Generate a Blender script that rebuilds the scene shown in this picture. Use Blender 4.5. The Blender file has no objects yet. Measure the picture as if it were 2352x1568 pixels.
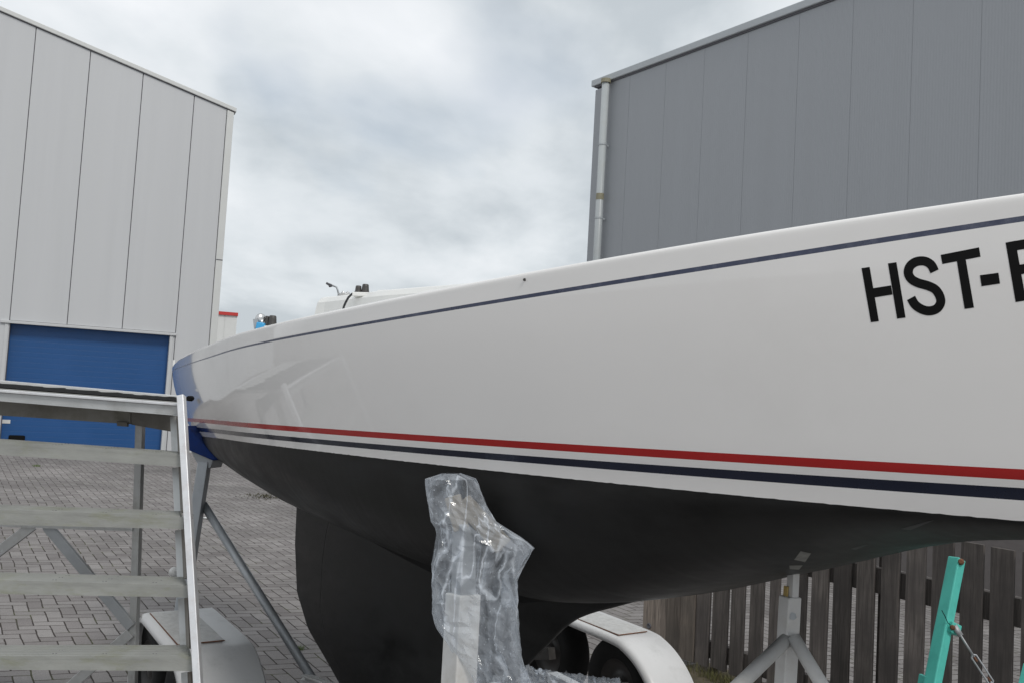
import bpy, bmesh, math, random
import numpy as np
from mathutils import Vector, Matrix, noise
from mathutils.bvhtree import BVHTree
random.seed(7)
R = math.radians
S = bpy.context.scene
COL = S.collection
# ------------------------------------------------------------------ camera
F=2050.; CX=1176.; CY=784.; PIT=math.atan(124/F); ROL=0.057; H=1.9
c_,s_=math.cos(PIT),math.sin(PIT); cr,sr=math.cos(ROL),math.sin(ROL)
FW=np.array([0,c_,s_]); R0=np.array([1,0,0.]); U0=np.array([0,-s_,c_])
RT=cr*R0+sr*U0; UP=cr*U0-sr*R0; O=np.array([0,0,H])
cd=bpy.data.cameras.new('camera'); cam=bpy.data.objects.new('camera',cd); COL.objects.link(cam)
cd.sensor_width=36; cd.lens=36*F/2352; cd.clip_start=.05; cd.clip_end=3000
M=Matrix(((RT[0],UP[0],-FW[0],0),(RT[1],UP[1],-FW[1],0),(RT[2],UP[2],-FW[2],H),(0,0,0,1)))
cam.matrix_world=M; S.camera=cam
S.render.resolution_x=1024; S.render.resolution_y=682
# ------------------------------------------------------------------ light
SUN_EL=R(48); SUN_DIR=Vector((.55*math.cos(SUN_EL),-.835*math.cos(SUN_EL),math.sin(SUN_EL))).normalized()
az=math.atan2(SUN_DIR.x,SUN_DIR.y)
W=bpy.data.worlds.new('World'); S.world=W; W.use_nodes=True
SKYOFF=(5.5,14.2,8.1)
nt=W.node_tree; nt.nodes.clear()
def N(tree,typ,**k):
    n=tree.nodes.new(typ)
    for a,v in k.items():
        if a.startswith('i_'):
            key=a[2:]; n.inputs[int(key) if key.isdigit() else key.replace('_',' ')].default_value=v
        else: setattr(n,a,v)
    return n
def L(tree,a,b): tree.links.new(a,b)
out=N(nt,'ShaderNodeOutputWorld')
sky=N(nt,'ShaderNodeTexSky',sky_type='NISHITA',sun_disc=False,sun_elevation=SUN_EL,sun_rotation=az,air_density=1.2,dust_density=2.0)
b1=N(nt,'ShaderNodeBackground',i_Strength=.09); L(nt,sky.outputs[0],b1.inputs[0])
tc=N(nt,'ShaderNodeTexCoord'); sx=N(nt,'ShaderNodeSeparateXYZ'); L(nt,tc.outputs['Generated'],sx.inputs[0])
ad=N(nt,'ShaderNodeMath',operation='ADD',i_1=.28); mx=N(nt,'ShaderNodeMath',operation='MAXIMUM',i_1=0.0)
L(nt,sx.outputs[2],mx.inputs[0]); L(nt,mx.outputs[0],ad.inputs[0])
dv=N(nt,'ShaderNodeVectorMath',operation='DIVIDE'); cb=N(nt,'ShaderNodeCombineXYZ')
for i in range(3): L(nt,ad.outputs[0],cb.inputs[i])
L(nt,tc.outputs['Generated'],dv.inputs[0]); L(nt,cb.outputs[0],dv.inputs[1])
mp=N(nt,'ShaderNodeMapping'); mp.inputs['Location'].default_value=SKYOFF; mp.inputs['Scale'].default_value=(1,.75,1)
L(nt,dv.outputs[0],mp.inputs[0])
n1=N(nt,'ShaderNodeTexNoise',i_Scale=1.25,i_Detail=8,i_Roughness=.52,i_Distortion=.25); L(nt,mp.outputs[0],n1.inputs['Vector'])
cr1=N(nt,'ShaderNodeValToRGB'); L(nt,n1.outputs[0],cr1.inputs[0])
e=cr1.color_ramp.elements; e[0].position=.40; e[0].color=(.50,.545,.58,1); e[1].position=.64; e[1].color=(.88,.895,.92,1)
x=e.new(.48); x.color=(.66,.70,.73,1)
b2=N(nt,'ShaderNodeBackground',i_Strength=1.0); L(nt,cr1.outputs[0],b2.inputs[0])
n2=N(nt,'ShaderNodeTexNoise',i_Scale=1.6,i_Detail=4,i_Roughness=.5); L(nt,mp.outputs[0],n2.inputs['Vector'])
cr2=N(nt,'ShaderNodeValToRGB'); L(nt,n2.outputs[0],cr2.inputs[0])
e=cr2.color_ramp.elements; e[0].position=.60; e[0].color=(.97,.97,.97,1); e[1].position=.74; e[1].color=(.62,.62,.62,1)
ms=N(nt,'ShaderNodeMixShader'); L(nt,cr2.outputs[0],ms.inputs[0]); L(nt,b1.outputs[0],ms.inputs[1]); L(nt,b2.outputs[0],ms.inputs[2])
L(nt,ms.outputs[0],out.inputs[0])
sl=bpy.data.lights.new('sun','SUN'); sl.energy=1.3; sl.angle=R(14); sl.color=(1,.96,.9)
so=bpy.data.objects.new('sun',sl); COL.objects.link(so); so.rotation_euler=SUN_DIR.to_track_quat('Z','Y').to_euler(); so.location=(5,-10,20)
S.view_settings.view_transform='Standard'; S.view_settings.look='None'; S.view_settings.exposure=.18; S.view_settings.gamma=1
# ------------------------------------------------------------------ helpers
def ray(px,py): return FW+RT*(px-CX)/F-UP*(py-CY)/F
def at(px,py,Y):
    r=ray(px,py); return Vector(O+r*(Y/r[1]))
def proj(P):
    d=np.array(P,float)-O; z=d@FW
    return CX+F*(d@RT)/z, CY-F*(d@UP)/z
TILT=-.02
def gz(x): return TILT*x
def ground_at(px,py):
    r=ray(px,py); t=(TILT*O[0]-O[2])/(r[2]-TILT*r[0]); return Vector(O+r*t)
class MB:
    def __init__(s): s.v=[]; s.f=[]; s.m=[]
    def quad(s,pts,m=0):
        n=len(s.v); s.v+=[tuple(p) for p in pts]; s.f.append(list(range(n,n+len(pts)))); s.m.append(m)
    def hexa(s,p,m=0):   # 8 pts: bottom 4 ccw, top 4 ccw
        n=len(s.v); s.v+=[tuple(q) for q in p]
        for f in ((3,2,1,0),(4,5,6,7),(0,1,5,4),(1,2,6,5),(2,3,7,6),(3,0,4,7)):
            s.f.append([n+i for i in f]); s.m.append(m)
    def bar(s,p,q,w,h,ref=(0,0,1),m=0):   # w across (dir x ref), h along ref-ish
        p=Vector(p);q=Vector(q); d=(q-p).normalized(); r=Vector(ref)
        a=d.cross(r).normalized(); b=a.cross(d).normalized()
        a*=w/2; b*=h/2
        s.hexa([p-a-b,p+a-b,p+a+b,p-a+b,q-a-b,q+a-b,q+a+b,q-a+b],m)
    def tube(s,p,q,r,n=20,r2=None,m=0,cap=True):
        p=Vector(p);q=Vector(q); d=(q-p).normalized(); a=d.orthogonal().normalized(); b=d.cross(a)
        r2=r if r2 is None else r2; k=len(s.v)
        for (c,rr) in ((p,r),(q,r2)):
            for i in range(n):
                t=2*math.pi*i/n; s.v.append(tuple(c+a*rr*math.cos(t)+b*rr*math.sin(t)))
        for i in range(n):
            j=(i+1)%n; s.f.append([k+i,k+j,k+n+j,k+n+i]); s.m.append(m)
        if cap:
            s.f.append([k+i for i in range(n)][::-1]); s.m.append(m); s.f.append([k+n+i for i in range(n)]); s.m.append(m)
    def path(s,pts,r,n=10,m=0):
        pts=[Vector(p) for p in pts]; k=len(s.v); a=None
        for i,p in enumerate(pts):
            d=(pts[min(i+1,len(pts)-1)]-pts[max(i-1,0)]).normalized()
            a=d.orthogonal().normalized() if a is None else (a-d*a.dot(d)).normalized()
            b=d.cross(a)
            for j in range(n):
                t=2*math.pi*j/n; s.v.append(tuple(p+a*r*math.cos(t)+b*r*math.sin(t)))
        for i in range(len(pts)-1):
            for j in range(n):
                l=(j+1)%n; s.f.append([k+i*n+j,k+i*n+l,k+(i+1)*n+l,k+(i+1)*n+j]); s.m.append(m)
    def lathe(s,prof,org,ax,n=40,m=0):   # prof: (axial, radius), closed loop not needed
        ax=Vector(ax).normalized(); a=ax.orthogonal().normalized(); b=ax.cross(a); k=len(s.v); org=Vector(org)
        for (z,r) in prof:
            for j in range(n):
                t=2*math.pi*j/n; s.v.append(tuple(org+ax*z+a*r*math.cos(t)+b*r*math.sin(t)))
        for i in range(len(prof)-1):
            for j in range(n):
                l=(j+1)%n; s.f.append([k+i*n+j,k+i*n+l,k+(i+1)*n+l,k+(i+1)*n+j]); s.m.append(m)
    def build(s,name,mats,parent=None,smooth=False,bevel=0,org=None,weld=False):
        me=bpy.data.meshes.new(name); o=bpy.data.objects.new(name,me); COL.objects.link(o)
        off=Vector((0,0,0))
        if parent is not None: off=parent.matrix_world.translation if parent.parent is None else world_off(parent)
        if org is not None: base=Vector(org)
        else: base=off
        me.from_pydata([tuple(Vector(v)-base) for v in s.v],[],s.f)
        for mt in (mats if isinstance(mats,(list,tuple)) else [mats]): me.materials.append(mt)
        for p,mi in zip(me.polygons,s.m): p.material_index=mi; p.use_smooth=(smooth is True)
        bm=bmesh.new(); bm.from_mesh(me)
        if weld: bmesh.ops.remove_doubles(bm,verts=bm.verts,dist=1e-5)
        if smooth!='keep': bmesh.ops.recalc_face_normals(bm,faces=bm.faces)
        bm.to_mesh(me); bm.free()
        if parent is not None: o.parent=parent; o.location=base-off
        else: o.location=base
        if bevel:
            md=o.modifiers.new('bevel','BEVEL'); md.width=bevel; md.segments=2; md.limit_method='ANGLE'; md.angle_limit=R(40)
        return o
def world_off(o):
    v=Vector((0,0,0))
    while o is not None: v+=o.location; o=o.parent
    return v
def tag(o,label,cat,group=None,kind=None):
    if label: o['label']=label
    if cat: o['category']=cat
    if group: o['group']=group
    if kind: o['kind']=kind
    return o
def thing(name,loc,label,cat,group=None):
    o=bpy.data.objects.new(name,None); COL.objects.link(o); o.location=loc; o.empty_display_size=.1
    bpy.context.view_layer.update()
    return tag(o,label,cat,group)
# ------------------------------------------------------------------ materials
def mat(name,col,rough=.5,metal=0,var=.0,vscale=3,bump=0,bscale=40,spec=.5,stretch=(1,1,1),dirt=None,dirt_amt=.5,dscale=2,coat=0):
    m=bpy.data.materials.new(name); m.use_nodes=True; t=m.node_tree; p=t.nodes['Principled BSDF']
    p.inputs['Roughness'].default_value=rough; p.inputs['Metallic'].default_value=metal; p.inputs['Specular IOR Level'].default_value=spec
    p.inputs['Coat Weight'].default_value=coat; p.inputs['Coat Roughness'].default_value=.06
    tcn=N(t,'ShaderNodeTexCoord'); mpn=N(t,'ShaderNodeMapping'); mpn.inputs['Scale'].default_value=stretch; L(t,tcn.outputs['Object'],mpn.inputs[0])
    base=N(t,'ShaderNodeRGB'); base.outputs[0].default_value=(*col,1); cur=base.outputs[0]
    if var:
        nz=N(t,'ShaderNodeTexNoise',i_Scale=vscale,i_Detail=6,i_Roughness=.6); L(t,mpn.outputs[0],nz.inputs['Vector'])
        rg=N(t,'ShaderNodeMapRange',i_From_Min=.3,i_From_Max=.7,i_To_Min=1-var,i_To_Max=1+var); L(t,nz.outputs[0],rg.inputs[0])
        vm=N(t,'ShaderNodeVectorMath',operation='SCALE'); L(t,cur,vm.inputs[0]); L(t,rg.outputs[0],vm.inputs['Scale']); cur=vm.outputs[0]
        rr=N(t,'ShaderNodeMapRange',i_From_Min=.3,i_From_Max=.7,i_To_Min=max(0,rough-min(.08,rough*.4)),i_To_Max=min(1,rough+min(.1,rough*.5))); L(t,nz.outputs[0],rr.inputs[0]); L(t,rr.outputs[0],p.inputs['Roughness'])
    if dirt:
        nz=N(t,'ShaderNodeTexNoise',i_Scale=dscale,i_Detail=8,i_Roughness=.7); L(t,mpn.outputs[0],nz.inputs['Vector'])
        rg=N(t,'ShaderNodeMapRange',i_From_Min=.5,i_From_Max=.75,i_To_Min=0,i_To_Max=dirt_amt); L(t,nz.outputs[0],rg.inputs[0])
        mxn=N(t,'ShaderNodeMix',data_type='RGBA'); L(t,rg.outputs[0],mxn.inputs[0]); L(t,cur,mxn.inputs[6]); mxn.inputs[7].default_value=(*dirt,1); cur=mxn.outputs[2]
    L(t,cur,p.inputs['Base Color'])
    if bump:
        nb=N(t,'ShaderNodeTexNoise',i_Scale=bscale,i_Detail=5,i_Roughness=.6); L(t,mpn.outputs[0],nb.inputs['Vector'])
        bn=N(t,'ShaderNodeBump',i_Strength=bump,i_Distance=.01); L(t,nb.outputs[0],bn.inputs['Height']); L(t,bn.outputs[0],p.inputs['Normal'])
    return m
gel=mat('white gelcoat',(.79,.775,.76),rough=.04,var=.012,vscale=2.5,spec=.5,dirt=(.62,.60,.57),dirt_amt=.22,dscale=1.3)
deckm=mat('deck white',(.76,.76,.74),rough=.35,var=.03,dirt=(.5,.5,.45),dirt_amt=.15,dscale=5)
navy=mat('navy stripe',(.006,.010,.026),rough=.12,var=.1,vscale=6)
rubm=mat('navy rub line',(.045,.055,.10),rough=.3,var=.15,vscale=14,dirt=(.25,.26,.32),dirt_amt=.3,dscale=22)
redm=mat('red stripe',(.36,.012,.012),rough=.16,var=.06,vscale=5)
black=mat('black lettering',(.004,.004,.004),rough=.5,spec=.15)
anti=mat('black antifouling',(.0165,.0165,.0163),rough=.44,var=.4,vscale=4,bump=.05,bscale=10,spec=.2,stretch=(1,1,2.5),dirt=(.022,.023,.025),dirt_amt=.6,dscale=2.6)
alu=mat('weathered aluminium',(.50,.51,.51),rough=.42,metal=.55,var=.08,vscale=9,dirt=(.20,.18,.14),dirt_amt=.5,dscale=7)
alub=mat('bright aluminium edge',(.72,.73,.75),rough=.35,metal=.35,var=.06,vscale=12,dirt=(.35,.25,.2),dirt_amt=.35,dscale=14)
step_m=mat('algae stained aluminium step',(.34,.345,.325),rough=.55,metal=.2,var=.13,vscale=7,stretch=(1,1,3),dirt=(.24,.25,.15),dirt_amt=.7,dscale=6,bump=.1,bscale=60)
dalu=mat('dirty aluminium underside',(.19,.18,.165),rough=.6,metal=.3,var=.15,vscale=8,dirt=(.08,.06,.04),dirt_amt=.6,dscale=5)
rubber=mat('black rubber',(.010,.010,.010),rough=.9,spec=.08,var=.2,vscale=20,bump=.2,bscale=60)
tyrem=mat('tyre rubber',(.010,.010,.010),rough=.85,var=.2,vscale=12,bump=.15)
galv=mat('galvanised steel',(.40,.42,.44),rough=.5,metal=.45,var=.12,vscale=12,dirt=(.25,.24,.22),dirt_amt=.5,dscale=6)
wpaint=mat('white painted steel',(.62,.62,.61),rough=.4,var=.05,vscale=5,dirt=(.36,.33,.28),dirt_amt=.5,dscale=9,bump=.05)
fendm=mat('white fender',(.68,.68,.68),rough=.38,var=.05,vscale=3,dirt=(.42,.42,.41),dirt_amt=.6,dscale=6,bump=.04,bscale=80)
tread=mat('fender tread plate',(.55,.55,.54),rough=.6,var=.12,vscale=25,dirt=(.3,.28,.24),dirt_amt=.5,dscale=14,bump=.5,bscale=90)
rust=mat('rusty bolt',(.17,.075,.04),rough=.8,var=.35,vscale=30)
timber=mat('timber pad',(.27,.24,.195),rough=.75,var=.2,vscale=8,stretch=(1,1,6))
teal=mat('turquoise paint',(.10,.54,.46),rough=.38,var=.06,vscale=6,dirt=(.06,.33,.29),dirt_amt=.5,dscale=11,bump=.08,bscale=50)
bluepad=mat('blue carpet pad',(.006,.030,.16),rough=.9,var=.2,vscale=30,bump=.4,bscale=120)
plastg=mat('dark grey plastic',(.05,.047,.045),rough=.45,var=.2,vscale=30)
bluep=mat('blue plastic',(.05,.33,.62),rough=.4)
ropem=mat('flecked rope',(.03,.032,.035),rough=.9,var=.9,vscale=90)
chrome=mat('stainless',(.6,.6,.6),rough=.25,metal=.9)
wall1=mat('light grey cladding',(.545,.555,.57),rough=.5,var=.03,vscale=1.2,stretch=(2.5,2.5,.12),dirt=(.48,.49,.49),dirt_amt=.35,dscale=.6)
trim1=mat('light grey trim',(.62,.63,.62),rough=.45,var=.03,vscale=2)
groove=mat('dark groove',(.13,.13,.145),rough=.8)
wall2=mat('mid grey ribbed cladding',(.335,.352,.375),rough=.5,var=.035,vscale=1.4,stretch=(2.5,2.5,.12))
# fine vertical micro-ribs on the mid grey cladding
t=wall2.node_tree; tcn=N(t,'ShaderNodeTexCoord'); dp=N(t,'ShaderNodeVectorMath',operation='DOT_PRODUCT'); L(t,tcn.outputs['Object'],dp.inputs[0]); dp.inputs[1].default_value=(.57,-.82,0)
sn=N(t,'ShaderNodeMath',operation='MULTIPLY',i_1=2*math.pi/.04); L(t,dp.outputs['Value'],sn.inputs[0]); s2=N(t,'ShaderNodeMath',operation='SINE'); L(t,sn.outputs[0],s2.inputs[0])
bn=N(t,'ShaderNodeBump',i_Strength=.25,i_Distance=.004); L(t,s2.outputs[0],bn.inputs['Height']); L(t,bn.outputs[0],t.nodes['Principled BSDF'].inputs['Normal'])
trim2=mat('grey flashing',(.44,.47,.49),rough=.4,var=.04,vscale=2)
pipem=mat('grey downpipe',(.42,.45,.46),rough=.4,var=.05,vscale=3,dirt=(.3,.3,.27),dirt_amt=.4,dscale=3)
joint=mat('downpipe collar',(.28,.26,.18),rough=.6,var=.1,vscale=9)
plinth=mat('brown grey plinth',(.15,.135,.13),rough=.85,var=.1,vscale=14,bump=.3,bscale=30)
roofm=mat('grey roofing',(.2,.2,.21),rough=.7,var=.05)
bdoor=mat('blue door',(.010,.078,.245),rough=.42,var=.05,vscale=1.5,dirt=(.02,.08,.24),dirt_amt=.3,dscale=1.5)
framem=mat('door frame',(.55,.56,.57),rough=.45,var=.04)
farw=mat('far white cladding',(.66,.67,.66),rough=.6,var=.02)
farr=mat('red fascia',(.52,.04,.035),rough=.5)
lampm=mat('lamp grey',(.10,.10,.11),rough=.5)
# ---- weathered wood: grain along z
def wood(name,col,col2):
    m=bpy.data.materials.new(name); m.use_nodes=True; t=m.node_tree; p=t.nodes['Principled BSDF']; p.inputs['Roughness'].default_value=.8
    tcn=N(t,'ShaderNodeTexCoord'); oi=N(t,'ShaderNodeObjectInfo'); av=N(t,'ShaderNodeVectorMath',operation='ADD'); sc=N(t,'ShaderNodeVectorMath',operation='SCALE'); sc.inputs['Scale'].default_value=37
    cbn=N(t,'ShaderNodeCombineXYZ'); [L(t,oi.outputs['Random'],cbn.inputs[i]) for i in range(3)]; L(t,cbn.outputs[0],sc.inputs[0]); L(t,tcn.outputs['Object'],av.inputs[0]); L(t,sc.outputs[0],av.inputs[1])
    mpn=N(t,'ShaderNodeMapping'); mpn.inputs['Scale'].default_value=(60,60,3.2); L(t,av.outputs[0],mpn.inputs[0])
    n1=N(t,'ShaderNodeTexNoise',i_Scale=1,i_Detail=6,i_Roughness=.65,i_Distortion=.6); L(t,mpn.outputs[0],n1.inputs['Vector'])
    n2=N(t,'ShaderNodeTexNoise',i_Scale=3.5,i_Detail=4); L(t,av.outputs[0],n2.inputs['Vector'])
    mr=N(t,'ShaderNodeValToRGB'); L(t,n1.outputs[0],mr.inputs[0]); e=mr.color_ramp.elements; e[0].position=.36; e[0].color=(*[c*.45 for c in col],1); e[1].position=.62; e[1].color=(*col,1)
    mxn=N(t,'ShaderNodeMix',data_type='RGBA'); r=N(t,'ShaderNodeMapRange',i_From_Min=.4,i_From_Max=.65,i_To_Min=0,i_To_Max=.75); L(t,n2.outputs[0],r.inputs[0]); L(t,r.outputs[0],mxn.inputs[0]); L(t,mr.outputs[0],mxn.inputs[6]); mxn.inputs[7].default_value=(*col2,1)
    rv=N(t,'ShaderNodeMapRange',i_To_Min=.6,i_To_Max=1.6); L(t,oi.outputs['Random'],rv.inputs[0]); vs=N(t,'ShaderNodeVectorMath',operation='SCALE'); L(t,mxn.outputs[2],vs.inputs[0]); L(t,rv.outputs[0],vs.inputs['Scale'])
    L(t,vs.outputs[0],p.inputs['Base Color'])
    bn=N(t,'ShaderNodeBump',i_Strength=.5,i_Distance=.003); L(t,n1.outputs[0],bn.inputs['Height']); L(t,bn.outputs[0],p.inputs['Normal'])
    return m
wood_d=wood('weathered dark fence wood',(.135,.118,.107),(.06,.053,.05))
wood_lit=wood('weathered fence wood painted lit',(.30,.25,.21),(.16,.14,.12))  # paler copy of the fence wood: light on the end boards put into the colour
# ---- paving: concrete block herringbone
def paving():
    m=bpy.data.materials.new('herringbone block paving'); m.use_nodes=True; t=m.node_tree; p=t.nodes['Principled BSDF']; p.inputs['Roughness'].default_value=.9; p.inputs['Specular IOR Level'].default_value=.25
    g=N(t,'ShaderNodeNewGeometry'); nzw=N(t,'ShaderNodeTexNoise',i_Scale=2.2,i_Detail=3); L(t,g.outputs['Position'],nzw.inputs['Vector'])
    sub=N(t,'ShaderNodeVectorMath',operation='SUBTRACT'); L(t,nzw.outputs['Color'],sub.inputs[0]); sub.inputs[1].default_value=(.5,.5,.5)
    scv=N(t,'ShaderNodeVectorMath',operation='SCALE'); scv.inputs['Scale'].default_value=.035; L(t,sub.outputs[0],scv.inputs[0])
    pos=N(t,'ShaderNodeVectorMath',operation='ADD'); L(t,g.outputs['Position'],pos.inputs[0]); L(t,scv.outputs[0],pos.inputs[1])
    w=.104; al=R(32.5); be=R(23)
    # position = w*(u*E_u + v*E_v); E_v along the long joints, E_u along the rows
    Ev=np.array([-math.sin(al),math.cos(al)]); Eu=np.array([math.cos(be),math.sin(be)])
    Mi=np.linalg.inv(np.stack([Eu,Ev],1))/w
    def mth(op,a,b=None):
        n=N(t,'ShaderNodeMath',operation=op)
        for i,v in enumerate((a,b)):
            if v is None: continue
            if isinstance(v,(int,float)): n.inputs[i].default_value=v
            else: L(t,v,n.inputs[i])
        return n.outputs[0]
    def dot(v):
        n=N(t,'ShaderNodeVectorMath',operation='DOT_PRODUCT'); L(t,pos.outputs[0],n.inputs[0]); n.inputs[1].default_value=(v[0],v[1],0); return n.outputs['Value']
    u=dot(Mi[0]); v=dot(Mi[1])
    i=mth('FLOOR',u); j=mth('FLOOR',v); fu=mth('SUBTRACT',u,i); fv=mth('SUBTRACT',v,j)
    k=mth('FLOORED_MODULO',mth('SUBTRACT',i,j),4)
    is_=[mth('COMPARE',k,float(q)) for q in range(4)]
    for nn in t.nodes:
        if nn.type=='MATH' and nn.operation=='COMPARE': nn.inputs[2].default_value=.4
    big=9.0
    # left edge absent for k=1 ; right absent for k=0 ; bottom absent for k=2 ; top absent for k=3
    dl=mth('ADD',fu,mth('MULTIPLY',is_[1],big)); dr=mth('ADD',mth('SUBTRACT',1.0,fu),mth('MULTIPLY',is_[0],big))
    db=mth('ADD',fv,mth('MULTIPLY',is_[2],big)); dt=mth('ADD',mth('SUBTRACT',1.0,fv),mth('MULTIPLY',is_[3],big))
    d=mth('MINIMUM',mth('MINIMUM',dl,dr),mth('MINIMUM',db,dt))
    fn=N(t,'ShaderNodeTexNoise',i_Scale=28,i_Detail=4,i_Roughness=.7); L(t,g.outputs['Position'],fn.inputs['Vector'])
    d2=mth('ADD',d,mth('MULTIPLY',mth('SUBTRACT',fn.outputs[0],.5),.09))
    jm=N(t,'ShaderNodeMapRange',i_From_Min=.022,i_From_Max=.065,interpolation_type='SMOOTHSTEP'); L(t,d2,jm.inputs[0])   # 0 joint .. 1 block
    bi=mth('SUBTRACT',i,is_[1]); bj=mth('SUBTRACT',j,is_[2]); cbn=N(t,'ShaderNodeCombineXYZ'); L(t,bi,cbn.inputs[0]); L(t,bj,cbn.inputs[1])
    wn=N(t,'ShaderNodeTexWhiteNoise',noise_dimensions='3D'); L(t,cbn.outputs[0],wn.inputs['Vector'])
    rp=N(t,'ShaderNodeValToRGB'); L(t,wn.outputs['Value'],rp.inputs[0]); e=rp.color_ramp.elements; e[0].color=(.19,.176,.173,1); e[1].color=(.26,.246,.24,1); x=e.new(.5); x.color=(.225,.212,.207,1)
    st=N(t,'ShaderNodeTexNoise',i_Scale=.55,i_Detail=7,i_Roughness=.65); L(t,g.outputs['Position'],st.inputs['Vector'])
    sr_=N(t,'ShaderNodeMapRange',i_From_Min=.32,i_From_Max=.68,i_To_Min=.70,i_To_Max=1.2); L(t,st.outputs[0],sr_.inputs[0])
    sp=N(t,'ShaderNodeTexNoise',i_Scale=170,i_Detail=2); L(t,g.outputs['Position'],sp.inputs['Vector']); spr=N(t,'ShaderNodeMapRange',i_From_Min=.3,i_From_Max=.7,i_To_Min=.8,i_To_Max=1.22); L(t,sp.outputs[0],spr.inputs[0])
    mm=mth('MULTIPLY',sr_.outputs[0],spr.outputs[0]); vs=N(t,'ShaderNodeVectorMath',operation='SCALE'); L(t,rp.outputs[0],vs.inputs[0]); L(t,mm,vs.inputs['Scale'])
    jc=N(t,'ShaderNodeMix',data_type='RGBA'); jc.inputs[6].default_value=(.035,.028,.024,1); jc.inputs[7].default_value=(.07,.075,.035,1)
    jn=N(t,'ShaderNodeTexNoise',i_Scale=3,i_Detail=5); L(t,g.outputs['Position'],jn.inputs['Vector']); jr=N(t,'ShaderNodeMapRange',i_From_Min=.52,i_From_Max=.68); L(t,jn.outputs[0],jr.inputs[0]); L(t,jr.outputs[0],jc.inputs[0])
    fm=N(t,'ShaderNodeMix',data_type='RGBA'); L(t,jm.outputs[0],fm.inputs[0]); L(t,jc.outputs[2],fm.inputs[6]); L(t,vs.outputs[0],fm.inputs[7]); L(t,fm.outputs[2],p.inputs['Base Color'])
    hh=mth('ADD',jm.outputs[0],mth('MULTIPLY',sp.outputs[0],.12)); bn=N(t,'ShaderNodeBump',i_Strength=.55,i_Distance=.006); L(t,hh,bn.inputs['Height']); L(t,bn.outputs[0],p.inputs['Normal'])
    return m
pav=paving()
soilm=mat('mossy soil',(.10,.082,.055),rough=.95,var=.35,vscale=14,bump=.8,bscale=45,dirt=(.055,.065,.022),dirt_amt=.8,dscale=4)
grassm=mat('dry grass',(.11,.11,.035),rough=.8,var=.4,vscale=12,dirt=(.24,.19,.10),dirt_amt=.9,dscale=9)
leafm=mat('dead leaves',(.05,.045,.022),rough=.9,var=.5,vscale=30)
# ------------------------------------------------------------------ ground
g=MB(); E_=400
g.quad([(-E_,-E_,gz(-E_)),(E_,-E_,gz(E_)),(E_,E_,gz(E_)),(-E_,E_,gz(-E_))])
tag(g.build('ground',pav),None,None,kind='structure')
# ------------------------------------------------------------------ left warehouse
class Plane:
    def __init__(s,A,B):
        s.A=Vector((A.x,A.y,0)); d=Vector((B.x-A.x,B.y-A.y,0)); s.d=d.normalized(); s.n=Vector((s.d.y,-s.d.x,0))   # n towards the camera side
        if s.n.dot(-s.A)<0: s.n=-s.n
    def hit(s,px,py):
        r=ray(px,py); r=Vector(r); o=Vector(O); t=(s.A-o).dot(s.n)/r.dot(s.n); P=o+r*t
        return (P-s.A).dot(s.d),P.z
    def P(s,u,z,off=0): v=s.A+s.d*u+s.n*off; return Vector((v.x,v.y,z))
    def box(s,m,u0,u1,z0,z1,o0,o1,mi=0,z0b=None,z1b=None):   # z*b: heights at u1
        z0b=z0 if z0b is None else z0b; z1b=z1 if z1b is None else z1b
        m.hexa([s.P(u0,z0,o0),s.P(u1,z0b,o0),s.P(u1,z0b,o1),s.P(u0,z0,o1),s.P(u0,z1,o0),s.P(u1,z1b,o0),s.P(u1,z1b,o1),s.P(u0,z1,o1)],mi)
PL=Plane(at(0,500,19.3),at(520,500,21.3))
uR=(PL.hit(538,262)[0]+PL.hit(497,775)[0])/2
zl=PL.hit(0,26); zr=PL.hit(535,256)
def eav(u): return zl[1]+(zr[1]-zl[1])*(u-zl[0])/(zr[0]-zl[0])
seams=[(83,68,22,735),(209,123,153,745),(330,176,279,757),(447,225,402,772)]
us=[(PL.hit(a,b)[0]+PL.hit(c,d)[0])/2 for a,b,c,d in seams]
pw=us[1]-us[0]; uc=(PL.hit(522,262)[0]+PL.hit(480,775)[0])/2
U=[us[0]-pw*k for k in range(8,0,-1)]+us+[uc]
dz=(PL.hit(18,741)[1]+PL.hit(395,772)[1])/2; du0=PL.hit(15,800)[0]; du1=PL.hit(388,800)[0]
wh=thing('warehouse',PL.P(uR,gz(PL.P(uR,0).x)),'light grey panelled warehouse with a blue sectional door, left of the boat','warehouse')
w=MB()
for u0,u1 in zip(U[:-1],U[1:]):
    base=gz(PL.P(u0,0).x)-.3; g0=.009
    if u0>=us[0]-.05 and u1<=us[3]+.05: base=dz+.07
    elif abs(u1-us[0])<.01: pass
    PL.box(w,u0+g0,u1-g0,base,eav(u0+g0)-.02,-.03,0,0,None,eav(u1-g0)-.02)
w.build('wall',wall1,wh)
# strips either side of the door, below the lintel
w=MB(); zb=gz(PL.P(du1,0).x)-.3
PL.box(w,us[0]+.009,du0-.07,zb,dz+.06,-.03,0); w.build('door_side_panel',wall1,wh)
w=MB(); PL.box(w,du1+.07,us[3]-.009,zb,dz+.06,-.03,0); w.build('door_side_panel',wall1,wh)
w=MB(); PL.box(w,U[0],us[0]+.02,zb,eav(U[0])-.05,-.3,-.031,0,None,eav(us[0]+.02)-.05); PL.box(w,us[0]+.02,us[3]-.02,dz+.05,eav(us[0]+.02)-.05,-.3,-.031,0,None,eav(us[3]-.02)-.05); PL.box(w,us[3]-.02,uR-.02,zb,eav(us[3])-.05,-.3,-.031,0,None,eav(uR)-.05)
w.build('wall_core',groove,wh)
w=MB(); PL.box(w,U[0],uR-.01,zb,eav(U[0])-.08,-14,-.3,0,None,eav(uR)-.08); w.build('side_wall',wall1,wh)
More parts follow.
